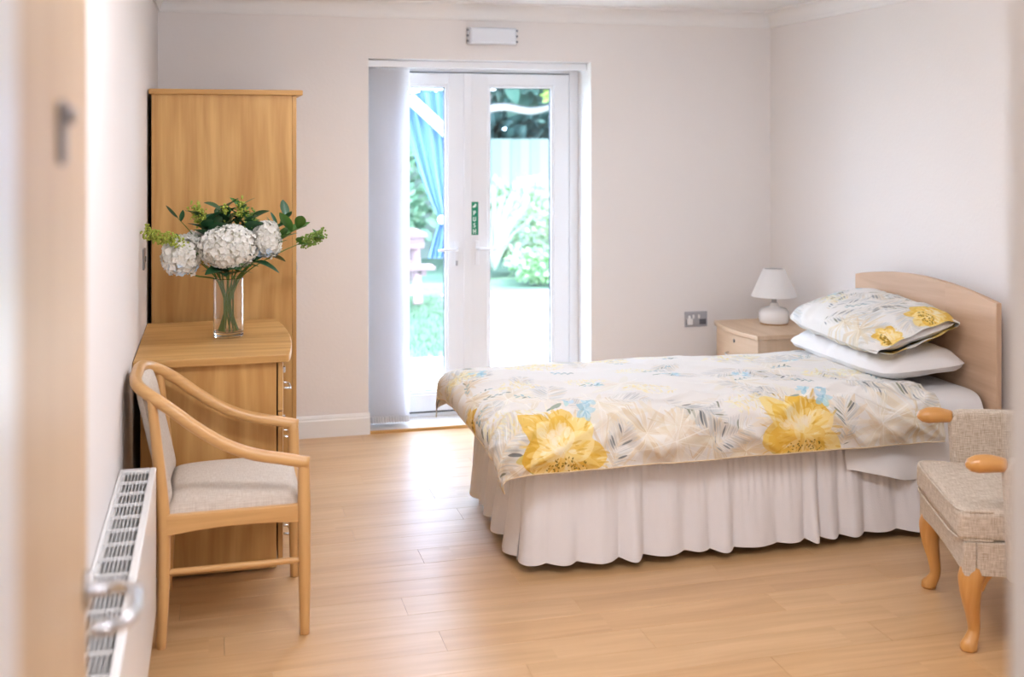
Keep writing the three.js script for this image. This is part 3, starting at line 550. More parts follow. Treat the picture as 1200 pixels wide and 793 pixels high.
        if (dark && r() < 0.22) stroke(px + Math.cos(pa) * L * 0.2, py - Math.sin(pa) * L * 0.2, L * 0.55, L * 0.07, pa, pick(['#70777a', '#868c8e', '#787c68', '#5f666a']), 0.75);
      }
    },
    wash(x, y, s) { for (let i = 0; i < 16; i++) petalShape(x, y, s * (0.5 + r() * 0.7), s * (0.07 + r() * 0.09), i * 0.4 + r() * 0.4, pick(['#e9e1d3', '#e2d7c4', '#ece6db', '#dfd2bb', '#e8e4dd', '#e3dccb']), 0.5); for (let i = 0; i < 9; i++) { const a = r() * 6.28; line([[x, y], [x + Math.cos(a) * s * 0.9, y + Math.sin(a) * s * 0.9]], 0.003, '#f4f0e8', 0.6); } },
    tan(x, y, s) { for (let i = 0; i < 18; i++) petalShape(x, y, s * (0.5 + r() * 0.8), s * (0.05 + r() * 0.09), i * 0.36 + r() * 0.4, pick(['#ddcba8', '#d8c298', '#e4d6ba', '#cdb68c', '#e6dcc8', '#d9c7a6', '#d5b98f']), 0.45); for (let i = 0; i < 8; i++) { const a = r() * 6.28; line([[x, y], [x + Math.cos(a) * s, y + Math.sin(a) * s]], 0.003, pick(['#f3ede0', '#c9b48c']), 0.5); } },
    twig(x, y, s, a = 0) { const e = [x + Math.cos(a) * s, y + Math.sin(a) * s]; line([[x, y], e], 0.0028, '#93a0a0', 0.7); for (let i = 0; i < 7; i++) { const u = i / 7; petalShape(lerp(x, e[0], u), lerp(y, e[1], u), s * 0.24, s * 0.06, -(a + (i % 2 ? 0.7 : -0.7)), pick(['#8aa8ac', '#7a98a0', '#9bb5b4', '#8fb8c8', '#78877f']), 0.75); } },
  };
  for (const [kind, x, y, s, ...rest] of list(r)) K[kind](x, y, s, ...rest);
  c.globalAlpha = 1;
}
const duvetTex = canvasTex(2048, Math.round(2048 * PH / PW), (c, w, h) => floral(c, w, h, 5, (r) => {
  const o = [];
  for (let i = 0; i < 34; i++) o.push(['wash', r() * PW, r() * PH, 0.1 + r() * 0.08]);
  for (let i = 0; i < 44; i++) o.push(['fern', r() * PW, 0.15 + r() * (PH - 0.15), 0.16 + r() * 0.12, r() * 6.28, r() < 0.3]);
  for (let i = 0; i < 14; i++) o.push(['tan', 0.05 + i * 0.145 + r() * 0.05, 0.02 + r() * 0.12, 0.11 + r() * 0.05]);
  for (let i = 0; i < 7; i++) o.push(['tan', 0.02 + r() * 0.1, 0.2 + i * 0.19, 0.1]);
  o.push(['fern', 0.08, 0.09, 0.3, 0.6, 1], ['fern', 0.02, 0.24, 0.2, 1.3, 1], ['fern', 0.555, 0.06, 0.2, 1.15, 1], ['fern', 0.9, 0.2, 0.26, -0.7, 1], ['fern', 1.02, 0.08, 0.2, 0.4, 1], ['fern', 1.53, 0.1, 0.2, 1.4, 1], ['wash', 1.68, 0.09, 0.17], ['wash', 0.78, 0.08, 0.17], ['fern', 1.78, 0.3, 0.3, -0.5, 1], ['fern', 1.95, 0.2, 0.24, 0.8, 1]);
  o.push(['pale', 0.16, 0.22, 0.11], ['pale', 0.82, 0.43, 0.11], ['pale', 1.13, 0.2, 0.075], ['pale', 1.72, 0.55, 0.13], ['pale', 0.3, 0.62, 0.1], ['pale', 0.8, 1.1, 0.14], ['pale', 1.42, 0.95, 0.13], ['pale', 0.12, 0.95, 0.1], ['pale', 1.25, 1.35, 0.1], ['pale', 0.45, 1.3, 0.1]);
  o.push(['yellow', 0.33, 0.075, 0.165], ['yellow', 1.33, 0.075, 0.165], ['yellow', 0.0, 0.5, 0.08], ['yellow', 1.0, 1.42, 0.1]);
  o.push(['blue', 0.44, 0.255, 0.075], ['blue', 1.46, 0.245, 0.075], ['blue', 0.62, 0.58, 0.04], ['blue', 1.0, 0.66, 0.05], ['blue', 0.2, 0.95, 0.05], ['blue', 1.32, 0.62, 0.045], ['blue', 1.68, 0.83, 0.045], ['blue', 0.6, 1.22, 0.05]);
  for (const [x, y, a] of [[0.1, 0.62, 0.5], [0.32, 0.4, 2.6], [0.55, 0.55, 0.1], [0.9, 0.75, 0.2], [1.22, 0.5, 0.4], [0.6, 0.8, 2.9], [1.1, 1.0, 0.1], [1.55, 0.4, 2.8], [0.35, 1.05, 0.2], [1.5, 0.7, 0.1], [0.05, 0.36, 0.9]]) o.push(['twig', x, y, 0.1, a]);
  for (let i = 0; i < 16; i++) o.push(['twig', r() * PW, 0.45 + r() * 0.9, 0.07 + r() * 0.05, r() * 6.28]);
  for (let i = 0; i < 7; i++) o.push(['pale', r() * PW, 0.45 + r() * 0.9, 0.08]);
  return o;
}, '#e4e1dc'));
duvetTex.repeat.set(1 / PW, 1 / PH);
const duvetCloth = S({ map: duvetTex, roughness: 0.9, bumpMap: bumpTex(91, 0.5, 220, 220, 2), bumpScale: 0.0004, side: THREE.DoubleSide });
const pillowTex = canvasTex(1024, Math.round(1024 * PH / PW), (c, w, h) => floral(c, w, h, 9, (r) => {
  const o = [];
  for (let i = 0; i < 30; i++) o.push(['wash', r() * PW, r() * PH, 0.1 + r() * 0.08]);
  for (let i = 0; i < 30; i++) o.push(['fern', r() * 1.0, r() * 0.8, 0.18 + r() * 0.12, r() * 6.28, r() < 0.5]);
  o.push(['fern', 0.42, 0.28, 0.3, 1.2, 1], ['fern', 0.3, 0.2, 0.26, 2.0, 1], ['fern', 0.55, 0.25, 0.24, 1.0, 1], ['fern', 0.35, 0.34, 0.28, 0.4, 1], ['fern', 0.62, 0.14, 0.24, 2.4, 1], ['fern', 0.48, 0.1, 0.24, 0.8, 1], ['pale', 0.2, 0.2, 0.09], ['yellow', 0.8, 0.36, 0.11], ['yellow', 0.84, 0.1, 0.06], ['tan', 0.7, 0.05, 0.12], ['tan', 0.55, 0.06, 0.1], ['blue', 0.1, 0.24, 0.05], ['blue', 0.13, 0.4, 0.045], ['twig', 0.4, 0.15, 0.1, 1.0], ['twig', 0.55, 0.38, 0.1, 2.0], ['yellow', 1.3, 0.8, 0.12], ['pale', 1.1, 1.1, 0.1]);
  return o;
}, '#e6e3de'));
pillowTex.repeat.set(1 / PW, 1 / PH);
const pillowCloth = S({ map: pillowTex, roughness: 0.9, bumpMap: bumpTex(91, 0.5, 220, 220, 2), bumpScale: 0.0004, side: THREE.DoubleSide });

// ---------------------------------------------------------------- bed
const BX0 = 1.53, BX1 = 3.485, BZ0 = 1.235, BZ1 = 2.135;
{
  const t = thing('single_bed', 'single divan bed with a light wood headboard against the right wall', 'bed', [0, 0, 0]);
  part('divan_base', bx(BX0, BX1, 0.1, 0.395, BZ0, BZ1, 0.02), S({ color: '#d9d5d0', roughness: 0.95 }), t);
  for (const x of [BX0 + 0.12, BX1 - 0.12]) for (const z of [BZ0 + 0.1, BZ1 - 0.1]) part('castor', [rod([[x, 0.1, z], [x, 0.06, z]], 0.012, { steps: 2, seg: 8 }), new THREE.CylinderGeometry(0.03, 0.03, 0.025, 16).rotateZ(Math.PI / 2).translate(x, 0.031, z)], gasketMat, t);
  part('mattress', new RoundedBoxGeometry(BX1 - BX0, 0.158, BZ1 - BZ0, 4, 0.03).translate((BX0 + BX1) / 2, 0.475, (BZ0 + BZ1) / 2), whiteCotton, t);
  const s = new THREE.Shape(), c = -(1.16 + 2.245) / 2;
  s.moveTo(-2.245, 0.25); s.lineTo(-2.245, 0.965); s.quadraticCurveTo(c, 1.075, -1.16, 0.965); s.lineTo(-1.16, 0.25); s.closePath();
  const hb = extrude(s, 0.028, 0.005, [], 30); hb.rotateY(Math.PI / 2); hb.translate(3.5, 0, 0);
  part('headboard', metreUV(hb, 'z', 0.4, 0.3), bedWood, t);
  for (const z of [1.45, 1.95]) part('headboard_strut', bx(3.486, 3.5, 0.12, 0.5, z - 0.03, z + 0.03, 0.003), bedWood, t);
}
// valance: gathered skirt hanging on three sides
{
  const t = thing('bed_valance', 'white gathered valance skirt hanging round the bed base', 'valance', [0, 0, 0]);
  const panel = (pts, sgn, seed, wide) => {
    const cv = new THREE.CatmullRomCurve3(pts.map(([x, z]) => V(x, 0, z)), false, 'centripetal'); cv.arcLengthDivisions = 800;
    const L = cv.getLength(), n = Math.round(L * 150), m = 26, top = 0.44, r = rng(seed);
    const knots = [], amp = []; { let q = 0; while (q < L + 0.4) { knots.push(q); amp.push(0.35 + r() * 0.9); q += wide * (0.55 + r() * 1.3); } }
    const fold = (q) => { let i = 0; while (i < knots.length - 2 && knots[i + 1] < q) i++; const u = clamp((q - knots[i]) / (knots[i + 1] - knots[i])); return amp[i] * Math.sin(Math.PI * u) * (0.75 + 0.5 * u); };
    return grid(n, m, (a, b) => {
      const q = a * L, k = 1 - b, f = fold(q), slow = N3(q * 1.9, seed, 0.5), kk = Math.pow(k, 0.8), c = cv.getPointAt(a), tg = cv.getTangentAt(a), out = V(tg.z * sgn, 0, -tg.x * sgn);
      const off = 0.012 + kk * (0.042 + 0.042 * (f - 0.4) + 0.03 * slow) + 0.005 * Math.sin(q * 210 + slow * 9) * Math.pow(b, 2.5) + 0.004 * N3(q * 26, b * 3, seed + 2);
      const y0 = 0.034 + 0.01 * (1 - f) + 0.012 * N3(q * 1.7, seed + 3, 0.2);
      const p = c.addScaledVector(out, off).addScaledVector(tg, 0.02 * kk * N3(q * 3.1, seed + 8, 0.1)); p.y = lerp(y0, top, b);
      return [p, q, b * 0.4];
    });
  };
  const e = 0.04;
  part('near_panel', panel([[BX0 - 0.055, BZ1 - 0.05], [BX0 - 0.045, BZ1 + 0.015], [BX0 - 0.0, BZ1 + e], [BX0 + 0.1, BZ1 + e + 0.004], [2.4, BZ1 + e], [BX1, BZ1 + e]], -1, 21, 0.105), valanceCotton, t);
  part('foot_panel', panel([[BX0 - 0.03, BZ0 - e], [BX0 - 0.03, 1.7], [BX0 - 0.035, BZ1 + 0.0]], -1, 26, 0.14), valanceCotton, t);
  part('far_panel', panel([[BX0 - 0.02, BZ0 - e], [2.4, BZ0 - e], [BX1, BZ0 - e]], 1, 23, 0.12), valanceCotton, t);
}
// cross-section shared by sheet and duvet: arc length s from the near hem -> [z, y]
function sectionCurve(pts) { const c = new THREE.CatmullRomCurve3(pts.map(([z, y]) => V(0, y, z)), false, 'centripetal'); c.arcLengthDivisions = 400; return { L: c.getLength(), at: (u) => c.getPointAt(u) }; }
{
  const sec = sectionCurve([[2.225, 0.272], [2.218, 0.36], [2.205, 0.46], [2.17, 0.548], [2.13, 0.569], [1.95, 0.571], [1.7, 0.571], [1.4, 0.569], [1.26, 0.565], [1.21, 0.54], [1.2, 0.44]]);
  const g = grid(44, 90, (a, b) => {
    const p = sec.at(b), hem = 1 - sstep(0, 0.12, b), x = lerp(2.8, 3.478, a), n = N3(x * 6, b * 6, 3);
    return [V(x + hem * 0.03 * n, p.y + hem * (0.05 * N3(x * 3.4, 1.2, 4) - 0.035 * (a - 0.2)) + 0.004 * n, p.z + hem * (0.028 * Math.sin(x * 13 + 0.6) + 0.02)), x, b * sec.L];
  });
  single('bed_sheet', g, whiteCotton, 'white sheet whose tail hangs below the duvet near the headboard', 'sheet');
}
// duvet
{
  const sec = sectionCurve([[2.285, 0.415], [2.287, 0.46], [2.272, 0.522], [2.226, 0.578], [2.13, 0.607], [1.95, 0.619], [1.7, 0.626], [1.45, 0.62], [1.3, 0.604], [1.2, 0.565], [1.15, 0.49], [1.14, 0.42]]);
  const lenC = new THREE.CatmullRomCurve3([[1.30, -0.128], [1.298, -0.105], [1.31, -0.06], [1.36, -0.02], [1.46, -0.002], [1.6, 0], [2.2, 0.002], [2.8, 0], [3.1, -0.002], [3.21, -0.006]].map(([x, y]) => V(x, y, 0)), false, 'centripetal'); lenC.arcLengthDivisions = 600;
  const LL = lenC.getLength();
  const surf = (a, b) => {
    const q = lenC.getPointAt(a), p = sec.at(b), s = b * sec.L, x = a * LL;
    const cross = Math.max(0, 0.6 - p.y), foot = Math.max(0, -q.y);
    const drop = Math.pow(Math.pow(cross, 1.55) + Math.pow(foot, 1.55), 1 / 1.55);
    let y = p.y > 0.6 ? p.y - foot : 0.6 - drop;
    const nearC = Math.exp(-x / 0.14) * Math.exp(-s / 0.16);
    y -= 0.012 * nearC;
    return V(q.x + 0.035 * nearC, y, p.z - 0.0 * nearC);
  };
  const wr = (x, s) => {
    const top = sstep(0.16, 0.5, s);
    let d = 0.006 * fbm(x * 3.2, s * 4.5, 2.2, 3) * 2;
    const side = 1 - top;
    const rid = (p, q, w) => 1 - Math.min(1, Math.pow(Math.abs(N3(p, q, w)) * 2.6, 0.75));
    d += side * 0.032 * rid((x * 0.75 + s * 1.3) * 6.5, (x - s) * 1.1, 6.1);
    d += side * 0.022 * rid((x * 0.6 - s * 1.5) * 7.5, x * 1.4, 9.7);
    d += top * 0.012 * rid(x * 2.6 + s * 2, s * 7 + x, 12.3) + top * 0.004 * rid(x * 6 - s * 3, s * 5, 15.1);
    d += Math.exp(-x / 0.3) * 0.022 * N3(x * 6, s * 5.5, 3.3) + Math.exp(-x / 0.2) * 0.012 * rid(x * 3, s * 7 + x * 3, 18.2);
    return d;
  };
  const n = 220, m = 170, eps = 0.002;
  const at = (a, b, off) => {
    const p = surf(a, b), du = surf(Math.min(1, a + eps), b).sub(surf(Math.max(0, a - eps), b)), dv = surf(a, Math.min(1, b + eps)).sub(surf(a, Math.max(0, b - eps)));
    const nn = V().crossVectors(du, dv).normalize(); if (nn.y < -0.2) nn.negate();
    const x = a * LL, s = b * sec.L, edge = Math.min(1, sstep(0, 0.09, x) * 0.999, sstep(0, 0.07, s), sstep(0, 0.08, sec.L - s), sstep(0, 0.06, LL - x) * 0.8 + 0.2);
    return p.addScaledVector(nn, off > 0 ? wr(x, s) * (0.35 + 0.65 * edge) : -0.03 * edge + wr(x, s) * 0.35 * (1 - edge));
  };
  const topG = grid(n, m, (a, b) => [at(a, b, 1), a * LL, b * sec.L]);
  const botG = grid(90, 70, (a, b) => [at(a, b, -1), a * LL, b * sec.L]);
  const t = thing('duvet', 'cream duvet printed with yellow and blue flowers spread over the bed', 'duvet');
  part('cover', [topG, botG], duvetCloth, t);
  const hem = []; for (let i = 0; i <= 60; i++) hem.push(at(i / 60, 0, 1)); const hem2 = []; for (let i = 0; i <= 30; i++) hem2.push(at(0, i / 30, 1));
  part('piping', [rod(hem, 0.0028, { steps: 120, seg: 6 }), rod(hem2, 0.0028, { steps: 70, seg: 6 })], S({ color: '#d8c3a3', roughness: 0.9 }), t);
}
// pillows
function pillowGeo(ax, bz, th, seed, open = 0) {
  const side = (sg, k = 1, from = -1, to = 1) => grid(46, 60, (u, v) => {
    const a = u * 2 - 1, b = lerp(from, to, v), A = Math.abs(a), B = Math.abs(b);
    let ez = Math.pow(clamp(1 - Math.pow(B, 3.2)), 0.5); if (open && b > 0.6) ez = lerp(ez, Math.max(ez, open), sstep(0.6, 0.9, b));
    const e = Math.pow(clamp(1 - Math.pow(A, 2.6)), 0.5) * ez;
    const px = a * ax * (1 - 0.1 * Math.pow(B, 5)), pz = b * bz * (1 - 0.07 * Math.pow(A, 5));
    const w = 0.011 * fbm(px * 8 + seed, pz * 8, seed, 3) + 0.011 * (1 - Math.abs(N3(px * 6 + pz * 8, pz * 4, seed + 3)) * 2) * Math.max(A, B);
    const lip = open ? sstep(0.75, 1, b) * (0.02 * N3(a * 2.2, 3.3, seed) - (sg > 0 ? 0.012 : -0.004)) : 0;
    return [V(px, sg * th * e * k + w * Math.min(1, e * 3) + lip, pz), b * bz + bz, a * ax + ax];
  });
  return side;
}
{
  const low = thing('pillow', 'plain white pillow lying under the patterned pillow', 'pillow', [3.275, 0.668, 1.665]); low.rotation.set(0, 0.0, 0.06);
  const s1 = pillowGeo(0.225, 0.435, 0.078, 4); part('pillow_case', [s1(1), s1(-1)], whiteCotton, low);
  const up = thing('pillow', 'floral printed pillow propped on top against the headboard', 'pillow', [3.268, 0.812, 1.65]); up.rotation.set(0.02, -0.05, 0.27);
  const s2 = pillowGeo(0.232, 0.445, 0.08, 8, 0.42); part('pillow_case', [s2(1), s2(-1)], pillowCloth, up);
  const s3 = pillowGeo(0.222, 0.425, 0.066, 8); part('pillow_filling', [s3(1), s3(-1)], whiteCotton, up);
}

// ---------------------------------------------------------------- bedside cabinet, lamp, socket
{
  const t = thing('bedside_cabinet', 'light wood bedside cabinet with lockable drawers behind the bed', 'cabinet', [3.09, 0, 0.28]);
  const d = 0.52, w = 0.54, h = 0.575;
  const s = new THREE.Shape(); s.moveTo(0.03, 0); s.quadraticCurveTo(-0.045, w / 2, 0.03, w); s.lineTo(d, w); s.lineTo(d, 0); s.closePath();
  const top = extrude(s, 0.025, 0.004, [], 20); top.rotateX(Math.PI / 2); top.translate(0, h + 0.025, 0); part('top', metreUV(top, 'z'), bedsideWood, t);
  part('carcass', [bx(0.045, d - 0.01, 0.02, h, 0.012, 0.03, 0.001), bx(0.045, d - 0.01, 0.02, h, w - 0.03, w - 0.012, 0.001), bx(d - 0.02, d - 0.01, 0.02, h, 0.03, w - 0.03, 0.001), bx(0.05, d - 0.01, 0.02, 0.04, 0.03, w - 0.03, 0.001)], bedsideWood, t);
  for (let k = 0; k < 3; k++) {
    const y0 = 0.03 + k * 0.182, y1 = y0 + 0.178, f = new THREE.Shape(); f.moveTo(0.04, -0.014); f.quadraticCurveTo(-0.01, -w / 2, 0.04, -w + 0.014); f.lineTo(0.044, -w + 0.014); f.lineTo(0.044, -0.014); f.closePath();
    const g = extrude(f, y1 - y0, 0.0012, [], 16); g.rotateX(-Math.PI / 2); g.translate(0, y0, 0);
    const dr = part('drawer', metreUV(g, 'z', k * 0.4), bedsideWood, t), hy = (y0 + y1) / 2 - 0.03;
    part('handle', rod([[0.02, hy + 0.004, w / 2 - 0.05], [-0.006, hy, w / 2 - 0.045], [-0.012, hy - 0.004, w / 2], [-0.006, hy, w / 2 + 0.045], [0.02, hy + 0.004, w / 2 + 0.05]], 0.0048, { steps: 24, seg: 8 }), chrome, dr);
    if (k === 2) { const lk = lathe([[0, 0], [0.011, 0], [0.011, 0.004], [0.004, 0.005], [0, 0.005]], 18); lk.rotateZ(Math.PI / 2); lk.translate(0.0185, y1 - 0.04, w / 2 + 0.02); part('lock', lk, S({ color: '#4a4b50', roughness: 0.35, metalness: 0.8 }), dr); }
  }
}
{
  const t = thing('table_lamp', 'small white table lamp with a conical shade on the bedside cabinet', 'lamp', [3.405, 0.6, 0.47]);
  part('base', lathe([[0, 0.001], [0.072, 0.001], [0.078, 0.006], [0.084, 0.014], [0.086, 0.04], [0.083, 0.07], [0.068, 0.088], [0.04, 0.096], [0.026, 0.102], [0.024, 0.118], [0.016, 0.122], [0, 0.122]]), ceramic, t);
  part('foot_ring', lathe([[0.068, 0.0005], [0.0792, 0.0005], [0.0796, 0.0055], [0.078, 0.0075], [0.068, 0.006]]), S({ color: '#b98d5c', roughness: 0.5 }), t);
  part('lamp_holder', lathe([[0, 0.12], [0.014, 0.12], [0.014, 0.165], [0.011, 0.17], [0, 0.17]], 20), brushed, t);
  part('lamp_shade', lathe([[0.058, 0.315], [0.0595, 0.317], [0.061, 0.315], [0.128, 0.162], [0.129, 0.159], [0.127, 0.158], [0.126, 0.161], [0.058, 0.315]], 48), P({ color: '#faf8f6', roughness: 0.9, transmission: 0.4, thickness: 0, side: THREE.DoubleSide }), t);
  part('shade_ring', [new THREE.TorusGeometry(0.057, 0.0015, 6, 40).rotateX(Math.PI / 2).translate(0, 0.31, 0), ...[0, 1, 2].map((k) => rod([[0.012 * Math.cos(k * 2.1), 0.17, 0.012 * Math.sin(k * 2.1)], [0.057 * Math.cos(k * 2.1), 0.31, 0.057 * Math.sin(k * 2.1)]], 0.0014, { steps: 3, seg: 5 }))], brushed, t);
}
{
  const t = thing('wall_socket', 'brushed steel double socket on the back wall beside the bedside cabinet', 'socket', [3.127, 0.565, 0]);
  part('plate', bx(-0.074, 0.074, -0.046, 0.046, 0.0005, 0.01, 0.004), S({ color: '#b4b5bb', roughness: 0.5, metalness: 0.35 }), t);
  for (const s of [-1, 1]) {
    part('switch', bx(s * 0.018 - 0.006, s * 0.018 + 0.006, 0.004, 0.028, 0.01, 0.015, 0.002), whitePaint, t);
    part('insert', bx(s * 0.044 - 0.022, s * 0.044 + 0.022, -0.032, 0.0, 0.0095, 0.0105, 0.0004), S({ color: '#5e6069', roughness: 0.5 }), t);
  }
  const p = part('plug', [bx(-0.062, -0.03, -0.03, 0.008, 0.0107, 0.038, 0.006), bx(-0.053, -0.039, 0.004, 0.024, 0.0107, 0.024, 0.004)], whitePaint, t);
}

// ---------------------------------------------------------------- upholstered armchair
{
  const t = thing('upholstered_armchair', 'beige tweed armchair with honey wood hand rests and cabriole legs', 'armchair', [2.735, 0, 2.915], Math.atan2(-0.931, -0.367));
  const hw = 0.292;
  // seat cushion with crowned top
  const cushion = new RoundedBoxGeometry(hw * 2 - 0.006, 0.1, 0.53, 6, 0.022); { const p = cushion.attributes.position; for (let i = 0; i < p.count; i++) { const a = p.getX(i) / hw, b = p.getZ(i) / 0.265, q = clamp(1 - a * a) * clamp(1 - b * b); p.setY(i, p.getY(i) + (p.getY(i) > 0 ? 0.02 * q : 0)); p.setZ(i, p.getZ(i) + (b > 0.9 ? 0.012 * (1 - a * a) : 0)); } }
  cushion.translate(0, 0.413, -0.258); cushion.computeVertexNormals();
  part('seat_cushion', metreUV(cushion, 'y'), tweed, t);
  part('cushion_piping', [0.046, -0.046].map((dy) => rod([[-hw + 0.01, 0.413 + dy, -0.1], [-hw + 0.012, 0.413 + dy, -0.012], [-hw + 0.04, 0.413 + dy, 0.006], [0, 0.413 + dy, 0.015], [hw - 0.04, 0.413 + dy, 0.006], [hw - 0.012, 0.413 + dy, -0.012], [hw - 0.01, 0.413 + dy, -0.1]], 0.004, { steps: 60, seg: 6 })), tweed, t);
  const fr = new THREE.Shape(); fr.moveTo(-hw, 0.362); fr.lineTo(hw, 0.362); fr.lineTo(hw, 0.254); fr.quadraticCurveTo(0, 0.285, -hw, 0.254); fr.closePath();
  part('front_rail', metreUV(extrude(fr, 0.04, 0.006, [], 16).translate(0, 0, -0.046), 'y'), tweed, t);
  for (const s of [-1, 1]) {
    part('side_rail', bx(s * hw - (s > 0 ? 0.035 : 0), s * hw + (s < 0 ? 0.035 : 0), 0.254, 0.362, -0.6, -0.046, 0.005), tweed, t);
    // upholstered arm: panel with a rolled top
    const arm = new THREE.Shape(); arm.moveTo(-0.62, 0.256); arm.lineTo(-0.135, 0.256); arm.quadraticCurveTo(-0.128, 0.45, -0.118, 0.6); arm.quadraticCurveTo(-0.118, 0.64, -0.16, 0.646); arm.quadraticCurveTo(-0.4, 0.655, -0.62, 0.63); arm.closePath();
    const g = extrude(arm, 0.062, 0.014, [], 10); g.rotateY(-Math.PI / 2); g.translate(s * (hw + 0.026) + 0.031, 0, 0);
    part('arm', metreUV(g, 'y'), tweed, t);
    // wooden hand rest
    const hx = s * (hw + 0.024);
    part('hand_rest', metreUV(rod([[hx, 0.622, -0.125], [hx, 0.624, -0.105], [hx, 0.626, -0.075], [hx, 0.623, -0.04], [hx, 0.619, -0.014], [hx, 0.616, -0.004]], [0.022, 0.025, 0.029, 0.029, 0.02, 0.006], { steps: 28, seg: 16, up: V(0, 1, 0), squash: 1.1 }), 'z'), honeyBeech, t);
    // cabriole front leg
    const k = s;
    part('leg', metreUV(rod([[k * (hw - 0.04), 0.272, -0.05], [k * (hw - 0.034), 0.235, -0.036], [k * (hw - 0.034), 0.18, -0.036], [k * (hw - 0.046), 0.11, -0.046], [k * (hw - 0.05), 0.06, -0.05], [k * (hw - 0.042), 0.028, -0.038], [k * (hw - 0.036), 0.012, -0.03], [k * (hw - 0.036), 0.001, -0.03]], [0.041, 0.04, 0.032, 0.0225, 0.0185, 0.023, 0.028, 0.024], { steps: 44, seg: 16, up: V(0.02, 0.02, 1) }), 'y'), honeyBeech, t);
    const br = new THREE.Shape(); br.moveTo(0, 0.262); br.lineTo(0.07, 0.262); br.quadraticCurveTo(0.03, 0.25, 0.015, 0.2); br.lineTo(0, 0.19); br.closePath();
    const bg = extrude(br, 0.03, 0.004, [], 10); bg.rotateY(Math.PI / 2); bg.translate(k * (hw - 0.036) - 0.015, 0, -0.06); part('leg_bracket', metreUV(bg, 'y'), honeyBeech, t);
    part('rear_leg', metreUV(rod([[k * (hw - 0.04), 0.27, -0.56], [k * (hw - 0.04), 0.12, -0.58], [k * (hw - 0.04), 0.001, -0.62]], [0.022, 0.02, 0.015], { steps: 12, seg: 12 }), 'y'), honeyBeech, t);
  }
  const bk = new THREE.Shape(); bk.moveTo(-hw, 0.3); bk.lineTo(hw, 0.3); bk.lineTo(hw, 0.92); bk.quadraticCurveTo(hw, 1.04, 0, 1.06); bk.quadraticCurveTo(-hw, 1.04, -hw, 0.92); bk.closePath();
  const bg = extrude(bk, 0.12, 0.03, [], 14); bg.rotateX(-0.16); bg.translate(0, 0, -0.6); part('backrest', metreUV(bg, 'y'), tweed, t);
}

